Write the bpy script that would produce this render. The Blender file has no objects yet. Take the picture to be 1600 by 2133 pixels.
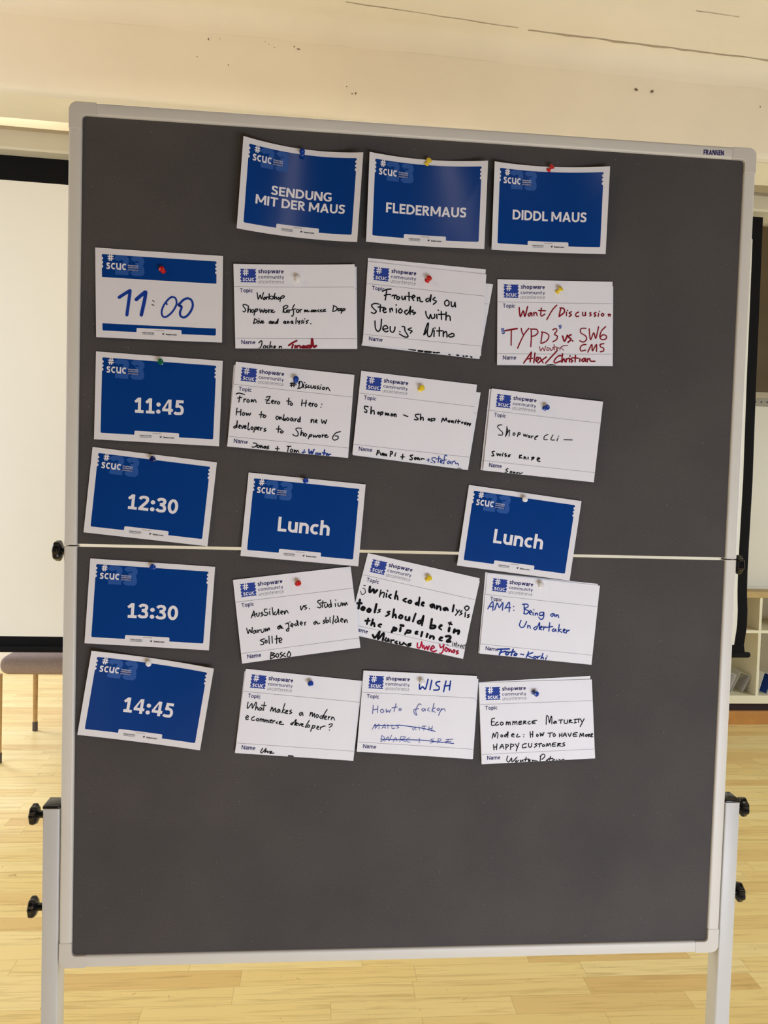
import bpy, bmesh, math, random
from mathutils import Vector, Matrix
from mathutils.geometry import tessellate_polygon

random.seed(7)
SC = bpy.context.scene
COL = SC.collection

# ---------------------------------------------------------------- camera
F = 1600.0                                   # focal length in pixels of a 1600 wide frame
CX, CY = 800.0, 1066.5
RX, RY, RZ = 0.0417, -0.0861, 0.0292
T = Vector((0.0507, 0.0707, 1.3557))
BW, BH, BB = 1.192, 1.4729, 0.0215             # pinboard width, height, frame width
ZC = 1.185                                   # height of the pinboard's centre

def _R():
    cx, sx, cy, sy, cz, sz = (math.cos(RX), math.sin(RX), math.cos(RY), math.sin(RY), math.cos(RZ), math.sin(RZ))
    return (Matrix(((cz, -sz, 0), (sz, cz, 0), (0, 0, 1))) @ Matrix(((1, 0, 0), (0, cx, -sx), (0, sx, cx)))
            @ Matrix(((cy, 0, sy), (0, 1, 0), (-sy, 0, cy))))
R = _R()
def b2w(v): return Vector((v[0], v[2], -v[1]))
CAM = b2w(-(R.transposed() @ T)) + Vector((0, 0, ZC))
right, down, fwd = b2w(R[0]), b2w(R[1]), b2w(R[2])
cam_data = bpy.data.cameras.new('camera')
cam = bpy.data.objects.new('camera', cam_data)
COL.objects.link(cam)
m = Matrix((right, -down, -fwd)).transposed().to_4x4()
m.translation = CAM
cam.matrix_world = m
cam_data.sensor_fit = 'HORIZONTAL'
cam_data.sensor_width = 36.0
cam_data.lens = 36.0 * F / 1600.0
cam_data.clip_start = 0.02
SC.camera = cam

def ray(px, py):
    return right * ((px - CX) / F) + down * ((py - CY) / F) + fwd
def at(px, py, Y=0.0):
    """the point of the vertical plane y = Y seen at a photo pixel"""
    d = ray(px, py); k = (Y - CAM.y) / d.y
    return CAM + d * k
def on_floor(px, py, z=0.0):
    d = ray(px, py); k = (z - CAM.z) / d.z
    return CAM + d * k
def project(p):
    q = p - CAM; z = q.dot(fwd)
    return CX + F * q.dot(right) / z, CY + F * q.dot(down) / z

# ---------------------------------------------------------------- world, lamps and added fills, exposure
SC.view_settings.view_transform = 'Standard'
SC.view_settings.look = 'None'
SC.view_settings.exposure = 0.0
SC.view_settings.gamma = 1.0
SC.view_settings.use_curve_mapping = False
SC.cycles.use_denoising = True
SC.cycles.max_bounces = 8
W = bpy.data.worlds.new('world'); SC.world = W; W.use_nodes = True
W.node_tree.nodes['Background'].inputs[0].default_value = (0.95, 0.97, 1.0, 1)
W.node_tree.nodes['Background'].inputs[1].default_value = 0.015

def area(name, loc, target, sx, sy, power, color):
    l = bpy.data.lights.new(name, 'AREA'); l.shape = 'RECTANGLE'; l.size = sx; l.size_y = sy
    l.energy = power; l.color = color
    o = bpy.data.objects.new(name, l); COL.objects.link(o); o.location = loc
    o.rotation_euler = (Vector(target) - Vector(loc)).to_track_quat('-Z', 'Y').to_euler()
    return o
area('ceiling_tube_lamp', (-0.05, -3.2, 2.9), (-0.05, -3.2, 0), 0.20, 2.8, 10.0, (1.0, 0.9, 0.82))
area('warm_fill_left', (-3.2, -2.2, 2.9), (-2.2, -1.6, 0), 0.6, 2.0, 34, (1.0, 0.70, 0.42))  # unseen warm fill, added to lift the cards from the left
area('warm_fill_right', (3.4, -2.2, 2.9), (2.4, -1.6, 0), 0.6, 2.0, 18, (1.0, 0.70, 0.42))  # weaker unseen fill, added on the right to match
area('ceiling_spot_lamp', (1.1, -1.5, 2.9), (0.6, -0.9, 0), 0.3, 0.2, 1.5, (1.0, 0.88, 0.78))
area('ceiling_lamp_hall', (-0.5, 0.7, 2.75), (-0.5, 0.75, 0), 1.4, 0.3, 11, (1.0, 0.98, 0.84))
area('low_front_fill', (0.75, -2.05, 0.28), (0.4, 0, 0.4), 1.6, 0.5, 41, (0.70, 0.78, 1.0))  # unseen low cool fill behind the camera, added to brighten the lower cards
area('upward_fill_hall', (-0.8, -0.3, 2.45), (-0.8, 0.5, 3.1), 1.6, 0.25, 10, (1.0, 0.85, 0.72))  # added upward fill that brightens beam and cove, no known fitting
area('window_daylight_left', (-3.4, 0.7, 1.2), (0.0, 1.3, 0.1), 1.4, 1.6, 58, (0.6, 0.75, 1.0))
area('cool_fill_right', (4.2, 0.7, 1.2), (1.0, 1.0, 0.1), 1.4, 1.6, 60, (0.70, 0.87, 1.0))  # unseen cool fill, added to brighten the floor and screen edge on the right
area('recess_fill_up', (-1.95, 2.9, 2.75), (-1.95, 2.9, 3.3), 0.6, 0.3, 8, (1.0, 0.88, 0.82))  # hidden fill added to brighten the strip above the screen housing
area('recess_daylight_fill', (-2.35, 2.95, 1.5), (-1.6, 2.9, 0.0), 0.5, 0.5, 27, (0.6, 0.7, 1.0))  # unseen fill hanging free in the recess, stands in for daylight from the left

# ---------------------------------------------------------------- materials
def s2l(c):
    return tuple((x / 255 / 12.92) if x / 255 <= 0.04045 else ((x / 255 + 0.055) / 1.055) ** 2.4 for x in c) + (1.0,)
def mat(name, rgb, rough=0.6, metal=0.0, var=0.06, scale=30.0, bump=0.0, spec=0.5, coat=0.0, bscale=None):
    m = bpy.data.materials.new(name); m.use_nodes = True
    nt = m.node_tree; b = nt.nodes['Principled BSDF']
    b.inputs['Roughness'].default_value = rough
    b.inputs['Metallic'].default_value = metal
    b.inputs['Specular IOR Level'].default_value = spec
    b.inputs['Coat Weight'].default_value = coat
    b.inputs['Coat Roughness'].default_value = 0.25
    tc = nt.nodes.new('ShaderNodeTexCoord'); n = nt.nodes.new('ShaderNodeTexNoise')
    n.inputs['Scale'].default_value = scale; n.inputs['Detail'].default_value = 4
    nt.links.new(tc.outputs['Object'], n.inputs['Vector'])
    r = nt.nodes.new('ShaderNodeValToRGB')
    c = s2l(rgb)
    r.color_ramp.elements[0].position = 0.3; r.color_ramp.elements[1].position = 0.7
    r.color_ramp.elements[0].color = tuple(x * (1 - var) for x in c[:3]) + (1,)
    r.color_ramp.elements[1].color = tuple(min(1, x * (1 + var)) for x in c[:3]) + (1,)
    nt.links.new(n.outputs['Fac'], r.inputs['Fac']); nt.links.new(r.outputs['Color'], b.inputs['Base Color'])
    if bump:
        bp = nt.nodes.new('ShaderNodeBump'); bp.inputs['Strength'].default_value = bump
        bp.inputs['Distance'].default_value = 0.002
        n2 = nt.nodes.new('ShaderNodeTexNoise'); n2.inputs['Scale'].default_value = bscale or scale * 4
        n2.inputs['Detail'].default_value = 5
        nt.links.new(tc.outputs['Object'], n2.inputs['Vector'])
        nt.links.new(n2.outputs['Fac'], bp.inputs['Height']); nt.links.new(bp.outputs['Normal'], b.inputs['Normal'])
    return m

M = {}
M['plaster'] = mat('plaster', (238, 226, 202), 0.9, var=0.03, scale=3, bump=0.25, bscale=25)
M['soffit'] = mat('soffit_plaster', (240, 227, 196), 0.9, var=0.04, scale=4, bump=0.25, bscale=25)
M['chip'] = mat('chipped_plaster', (120, 104, 84), 0.95, var=0.2, scale=200)
M['crack'] = mat('plaster_crack', (176, 160, 134), 0.95, var=0.1, scale=60)
M['frame'] = mat('frame_grey_metal', (216, 211, 196), 0.42, var=0.02, scale=6, spec=0.5)
M['corner'] = mat('corner_grey_plastic', (212, 206, 190), 0.5, var=0.02, scale=20)
M['steel'] = mat('post_grey_steel', (203, 200, 189), 0.4, var=0.02, scale=6)
M['black'] = mat('black_plastic', (16, 15, 15), 0.22, var=0.1, scale=40)
M['navy'] = mat('navy_print', (38, 34, 92), 0.75, spec=0.25, var=0.05)
M['paper'] = mat('white_card_paper', (232, 229, 226), 0.5, var=0.015, scale=12)
M['paper2'] = mat('white_topic_paper', (236, 234, 233), 0.62, var=0.015, scale=12)
M['blue'] = mat('blue_print', (8, 59, 130), 0.23, var=0.03, scale=12, spec=0.3, coat=0.0)
M['blue_light'] = mat('pale_blue_print', (44, 88, 158), 0.36, var=0.03, scale=12, spec=0.3, coat=0.0)
M['white_ink'] = mat('white_print', (236, 233, 230), 0.4, var=0.01)
M['ticket'] = mat('ticket_blue_print', (40, 66, 150), 0.75, spec=0.25, var=0.03)
M['grey_ink'] = mat('grey_print', (96, 94, 104), 0.75, spec=0.25, var=0.05)
M['dark_ink'] = mat('dark_print', (60, 56, 60), 0.75, spec=0.25, var=0.05)
M['red_print'] = mat('red_print', (170, 60, 66), 0.75, spec=0.25, var=0.05)
M['rule'] = mat('rule_line_print', (120, 116, 124), 0.75, spec=0.25, var=0.05)
M['ink_black'] = mat('black_marker', (14, 13, 16), 0.8, spec=0.2, var=0.1, scale=80)
M['ink_blue'] = mat('blue_marker', (18, 58, 150), 0.8, spec=0.2, var=0.15, scale=80)
M['ink_bluepen'] = mat('pale_blue_pen', (84, 92, 158), 0.8, spec=0.2, var=0.15, scale=80)
M['ink_red'] = mat('dark_red_marker', (140, 18, 34), 0.8, spec=0.2, var=0.15, scale=80)
M['ink_pink'] = mat('crimson_marker', (190, 22, 62), 0.8, spec=0.2, var=0.15, scale=80)
for k, c in dict(red=(200, 28, 22), blue=(16, 60, 150), yellow=(240, 208, 40), white=(238, 234, 226), green=(10, 100, 70), navy=(14, 24, 84)).items():
    M['pin_' + k] = mat('pin_%s_plastic' % k, c, 0.2, var=0.03, coat=0.4)
M['needle'] = mat('needle_steel', (190, 190, 190), 0.25, 1.0)
M['screen'] = mat('screen_white_cloth', (234, 230, 217), 0.85, var=0.015, scale=2)
M['screen_black'] = mat('screen_black_cloth', (9, 8, 8), 0.85, var=0.2, scale=60, spec=0.2)
M['housing'] = mat('housing_cream_metal', (206, 196, 170), 0.5, var=0.03, scale=5)
M['seat'] = mat('seat_taupe_fabric', (152, 132, 118), 0.95, var=0.1, scale=120, bump=0.3, bscale=500)
M['leg'] = mat('leg_golden_wood', (190, 150, 92), 0.4, var=0.12, scale=40)
M['foot'] = mat('foot_dark_rubber', (84, 72, 66), 0.7)
M['shelf'] = mat('shelf_cream_paint', (238, 228, 196), 0.5, var=0.03, scale=6)
M['shelf_top'] = mat('shelf_oak_edge', (190, 158, 96), 0.5, var=0.12, scale=20)
M['plinth'] = mat('plinth_orange_wood', (190, 130, 60), 0.45, var=0.12, scale=14)
M['shadow_gap'] = mat('gap_shade_brown', (46, 26, 20), 0.8)  # shade of the gap under the shelf put into the colour; hinges share it
M['panel'] = mat('white_panel_lacquer', (222, 212, 192), 0.45, var=0.02, scale=4)
M['rail'] = mat('grey_rail_metal', (150, 140, 118), 0.5, var=0.08, scale=30)
M['shade_sheet'] = mat('shade_sheet', (112, 96, 70), 0.6, var=0.08, scale=5)
M['folder'] = mat('dark_folder', (44, 28, 24), 0.6)
M['leaflet'] = mat('leaflet_paper', (226, 222, 218), 0.55, var=0.02, scale=20)
M['leaflet_blue'] = mat('leaflet_blue', (20, 62, 140), 0.5)

def felt_material():
    m = bpy.data.materials.new('charcoal_felt'); m.use_nodes = True; nt = m.node_tree; b = nt.nodes['Principled BSDF']
    b.inputs['Roughness'].default_value = 0.95; b.inputs['Specular IOR Level'].default_value = 0.15
    b.inputs['Sheen Weight'].default_value = 0.15
    tc = nt.nodes.new('ShaderNodeTexCoord')
    n = nt.nodes.new('ShaderNodeTexNoise'); n.inputs['Scale'].default_value = 420; n.inputs['Detail'].default_value = 6
    n2 = nt.nodes.new('ShaderNodeTexNoise'); n2.inputs['Scale'].default_value = 5; n2.inputs['Detail'].default_value = 3
    v = nt.nodes.new('ShaderNodeTexVoronoi'); v.inputs['Scale'].default_value = 95
    for q in (n, n2, v): nt.links.new(tc.outputs['Object'], q.inputs['Vector'])
    r = nt.nodes.new('ShaderNodeValToRGB'); r.color_ramp.elements[0].position = 0.3; r.color_ramp.elements[1].position = 0.72
    r.color_ramp.elements[0].color = s2l((72, 69, 66)); r.color_ramp.elements[1].color = s2l((83, 79, 76))
    nt.links.new(n.outputs['Fac'], r.inputs['Fac'])
    r2 = nt.nodes.new('ShaderNodeValToRGB'); r2.color_ramp.elements[0].color = (0.9, 0.9, 0.9, 1); r2.color_ramp.elements[1].color = (1.1, 1.08, 1.06, 1)
    r2.color_ramp.elements[0].position = 0.35; r2.color_ramp.elements[1].position = 0.65
    nt.links.new(n2.outputs['Fac'], r2.inputs['Fac'])
    mx = nt.nodes.new('ShaderNodeMix'); mx.data_type = 'RGBA'; mx.blend_type = 'MULTIPLY'; mx.inputs[0].default_value = 1
    nt.links.new(r.outputs['Color'], mx.inputs[6]); nt.links.new(r2.outputs['Color'], mx.inputs[7])
    # lint flecks
    w = nt.nodes.new('ShaderNodeTexWhiteNoise'); nt.links.new(v.outputs['Color'], w.inputs['Vector'])
    gt = nt.nodes.new('ShaderNodeMath'); gt.operation = 'GREATER_THAN'; gt.inputs[1].default_value = 0.86
    nt.links.new(w.outputs['Value'], gt.inputs[0])
    lt = nt.nodes.new('ShaderNodeMath'); lt.operation = 'LESS_THAN'; lt.inputs[1].default_value = 0.075
    nt.links.new(v.outputs['Distance'], lt.inputs[0])
    ml = nt.nodes.new('ShaderNodeMath'); ml.operation = 'MULTIPLY'; nt.links.new(gt.outputs[0], ml.inputs[0]); nt.links.new(lt.outputs[0], ml.inputs[1])
    sc = nt.nodes.new('ShaderNodeMath'); sc.operation = 'MULTIPLY'; sc.inputs[1].default_value = 0.35; nt.links.new(ml.outputs[0], sc.inputs[0])
    mf = nt.nodes.new('ShaderNodeMix'); mf.data_type = 'RGBA'; nt.links.new(sc.outputs[0], mf.inputs[0])
    nt.links.new(mx.outputs[2], mf.inputs[6]); mf.inputs[7].default_value = s2l((170, 164, 158))
    nt.links.new(mf.outputs[2], b.inputs['Base Color'])
    bp = nt.nodes.new('ShaderNodeBump'); bp.inputs['Strength'].default_value = 0.4; bp.inputs['Distance'].default_value = 0.001
    nt.links.new(n.outputs['Fac'], bp.inputs['Height']); nt.links.new(bp.outputs['Normal'], b.inputs['Normal'])
    return m
M['felt'] = felt_material()

def floor_material():
    m = bpy.data.materials.new('strip_parquet'); m.use_nodes = True; nt = m.node_tree; b = nt.nodes['Principled BSDF']
    L = nt.links.new
    def N(t, **k):
        n = nt.nodes.new(t)
        for a, v in k.items(): setattr(n, a, v)
        return n
    def math_(op, a, bv=None):
        n = N('ShaderNodeMath', operation=op)
        for i, v in enumerate((a, bv)):
            if v is None: continue
            if isinstance(v, (int, float)): n.inputs[i].default_value = v
            else: L(v, n.inputs[i])
        return n.outputs[0]
    tc = N('ShaderNodeTexCoord'); sp = N('ShaderNodeSeparateXYZ'); L(tc.outputs['Object'], sp.inputs[0])
    x, y = sp.outputs['X'], sp.outputs['Y']
    yr = math_('DIVIDE', y, 0.0667); row = math_('FLOOR', yr)
    wn = N('ShaderNodeTexWhiteNoise', noise_dimensions='1D'); L(row, wn.inputs['W'])
    xo = math_('ADD', math_('DIVIDE', x, 0.46), math_('MULTIPLY', wn.outputs['Value'], 7.3)); cell = math_('FLOOR', xo)
    cb = N('ShaderNodeCombineXYZ'); L(row, cb.inputs[0]); L(cell, cb.inputs[1])
    w2 = N('ShaderNodeTexWhiteNoise', noise_dimensions='2D'); L(cb.outputs[0], w2.inputs['Vector'])
    ramp = N('ShaderNodeValToRGB')
    e = ramp.color_ramp.elements
    e[0].position = 0.0; e[0].color = s2l((230, 194, 122)); e[1].position = 1.0; e[1].color = s2l((250, 227, 160))
    q = e.new(0.35); q.color = s2l((243, 215, 141)); q = e.new(0.7); q.color = s2l((247, 221, 149))
    L(w2.outputs['Value'], ramp.inputs['Fac'])
    # grain, stretched along the strips
    mp = N('ShaderNodeMapping'); mp.inputs['Scale'].default_value = (2.2, 38, 1); L(tc.outputs['Object'], mp.inputs['Vector'])
    ad = N('ShaderNodeVectorMath', operation='ADD'); L(mp.outputs[0], ad.inputs[0])
    sc = N('ShaderNodeVectorMath', operation='SCALE'); L(w2.outputs['Color'], sc.inputs[0]); sc.inputs['Scale'].default_value = 40; L(sc.outputs[0], ad.inputs[1])
    gn = N('ShaderNodeTexNoise'); gn.inputs['Scale'].default_value = 1.6; gn.inputs['Detail'].default_value = 6; gn.inputs['Distortion'].default_value = 1.2; L(ad.outputs[0], gn.inputs['Vector'])
    gr = N('ShaderNodeValToRGB'); gr.color_ramp.elements[0].position = 0.25; gr.color_ramp.elements[0].color = (0.70, 0.62, 0.50, 1); gr.color_ramp.elements[1].position = 0.5; gr.color_ramp.elements[1].color = (1.04, 1.04, 1.04, 1)
    L(gn.outputs['Fac'], gr.inputs['Fac'])
    mx = N('ShaderNodeMix', data_type='RGBA', blend_type='MULTIPLY'); mx.inputs[0].default_value = 0.8; L(ramp.outputs[0], mx.inputs[6]); L(gr.outputs[0], mx.inputs[7])
    # small scuffs
    s = N('ShaderNodeTexNoise'); s.inputs['Scale'].default_value = 22; s.inputs['Detail'].default_value = 8; s.inputs['Roughness'].default_value = 0.7; s.inputs['Distortion'].default_value = 2.5; L(tc.outputs['Object'], s.inputs['Vector'])
    sr = N('ShaderNodeValToRGB'); sr.color_ramp.elements[0].position = 0.315; sr.color_ramp.elements[0].color = (0.45, 0.36, 0.25, 1); sr.color_ramp.elements[1].position = 0.35; sr.color_ramp.elements[1].color = (1, 1, 1, 1); L(s.outputs['Fac'], sr.inputs['Fac'])
    mx2 = N('ShaderNodeMix', data_type='RGBA', blend_type='MULTIPLY'); mx2.inputs[0].default_value = 0.75; L(mx.outputs[2], mx2.inputs[6]); L(sr.outputs[0], mx2.inputs[7])
    # joints
    fy = math_('FRACT', yr); dy = math_('MINIMUM', fy, math_('SUBTRACT', 1.0, fy))
    fx = math_('FRACT', xo); dx = math_('MINIMUM', fx, math_('SUBTRACT', 1.0, fx))
    jy = math_('LESS_THAN', dy, 0.012); jx = math_('LESS_THAN', dx, 0.0022)
    j = math_('MULTIPLY', math_('MAXIMUM', jy, jx), 0.28)
    mx3 = N('ShaderNodeMix', data_type='RGBA'); L(j, mx3.inputs[0]); L(mx2.outputs[2], mx3.inputs[6]); mx3.inputs[7].default_value = s2l((150, 106, 54))
    L(mx3.outputs[2], b.inputs['Base Color'])
    b.inputs['Roughness'].default_value = 0.36; b.inputs['Specular IOR Level'].default_value = 0.5
    return m
M['floor'] = floor_material()

# ---------------------------------------------------------------- builders
def tag(o, label=None, cat=None, group=None, kind=None):
    if label: o['label'] = label
    if cat: o['category'] = cat
    if group: o['group'] = group
    if kind: o['kind'] = kind
    return o
def mk(name, verts, faces, mats, parent=None, origin=None, smooth=False, fm=None):
    """one mesh object from world coordinates; its origin is its own or its parent's"""
    if parent is not None: origin = Vector(parent['_o'])
    origin = Vector(origin or (0, 0, 0))
    me = bpy.data.meshes.new(name)
    me.from_pydata([tuple(Vector(v) - origin) for v in verts], [], faces)
    for mm in (mats if isinstance(mats, (list, tuple)) else [mats]): me.materials.append(mm)
    if fm:
        for p, i in zip(me.polygons, fm): p.material_index = i
    if smooth:
        for p in me.polygons: p.use_smooth = True
    me.validate(); me.update()
    o = bpy.data.objects.new(name, me); COL.objects.link(o)
    if parent is None: o.location = origin
    else: o.parent = parent
    o['_o'] = tuple(origin)
    return o
def empty(name, loc):
    o = bpy.data.objects.new(name, None); COL.objects.link(o); o.location = loc; o['_o'] = tuple(loc); o.empty_display_size = 0.05
    return o
class MB:
    def __init__(s): s.v, s.f, s.m = [], [], []
    def add(s, v, f, mi=0):
        n = len(s.v); s.v += [Vector(p) for p in v]; s.f += [tuple(i + n for i in q) for q in f]; s.m += [mi] * len(f); return s
    def box(s, a, b, bev=0.0, mi=0, seg=2):
        bm = bmesh.new(); bmesh.ops.create_cube(bm, size=1)
        for v in bm.verts: v.co = Vector([(a[i] + b[i]) / 2 + v.co[i] * (b[i] - a[i]) for i in range(3)])
        if bev: bmesh.ops.bevel(bm, geom=bm.edges[:], offset=bev, segments=seg, affect='EDGES', profile=0.5, clamp_overlap=True)
        bm.verts.index_update()
        s.add([v.co.copy() for v in bm.verts], [tuple(v.index for v in f.verts) for f in bm.faces], mi); bm.free(); return s
    def rail(s, a, b, bev=0.004, axis=2, mi=0):
        """a bar with rounded long edges and square cut ends, running along one axis"""
        o1, o2 = [i for i in range(3) if i != axis]
        pts = []
        for (c1, c2, a0) in ((b[o1] - bev, b[o2] - bev, 0), (a[o1] + bev, b[o2] - bev, 90), (a[o1] + bev, a[o2] + bev, 180), (b[o1] - bev, a[o2] + bev, 270)):
            for i in range(5):
                t = math.radians(a0 + 22.5 * i); pts.append((c1 + bev * math.cos(t), c2 + bev * math.sin(t)))
        n = len(pts); v = []
        for e in (a[axis], b[axis]):
            for p in pts:
                q = [0, 0, 0]; q[o1], q[o2], q[axis] = p[0], p[1], e; v.append(tuple(q))
        return s.add(v, [(i, (i + 1) % n, n + (i + 1) % n, n + i) for i in range(n)] + [tuple(range(n)), tuple(range(2 * n - 1, n - 1, -1))], mi)
    def prism(s, pts, y0, y1, mi=0):
        """outline in the x-z plane (list of (x, z)) given thickness from y0 to y1"""
        n = len(pts)
        v = [(p[0], y0, p[1]) for p in pts] + [(p[0], y1, p[1]) for p in pts]
        f = [tuple(range(n)), tuple(range(2 * n - 1, n - 1, -1))]
        f += [(i, (i + 1) % n, n + (i + 1) % n, n + i) for i in range(n)]
        return s.add(v, f, mi)
    def lathe(s, base, axis, prof, seg=24, mi=0, lobes=0, amp=0.0):
        """profile [(distance along the axis, radius)] turned about the axis"""
        ax = Vector(axis).normalized(); u = ax.orthogonal().normalized(); w = ax.cross(u)
        v, f = [], []
        for t, r in prof:
            for i in range(seg):
                a = 2 * math.pi * i / seg; rr = r * (1 + (amp * math.cos(lobes * a) if lobes and r > 0.006 else 0))
                v.append(Vector(base) + ax * t + (u * math.cos(a) + w * math.sin(a)) * rr)
        for k in range(len(prof) - 1):
            for i in range(seg):
                j = (i + 1) % seg
                f.append((k * seg + i, k * seg + j, (k + 1) * seg + j, (k + 1) * seg + i))
        f.append(tuple(range(seg - 1, -1, -1))); f.append(tuple((len(prof) - 1) * seg + i for i in range(seg)))
        return s.add(v, f, mi)
    def build(s, name, mats, parent=None, origin=None, smooth=False):
        o = mk(name, s.v, s.f, mats, parent, origin, smooth, s.m)
        bm = bmesh.new(); bm.from_mesh(o.data); bmesh.ops.recalc_face_normals(bm, faces=bm.faces[:]); bm.to_mesh(o.data); bm.free()
        return o
def autosmooth(o, ang=0.7):
    me = o.data
    for p in me.polygons: p.use_smooth = True
    bm = bmesh.new(); bm.from_mesh(me)
    for e in bm.edges:
        if len(e.link_faces) == 2 and e.calc_face_angle(0) > ang: e.smooth = False
    bm.to_mesh(me); bm.free()
    return o


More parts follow.
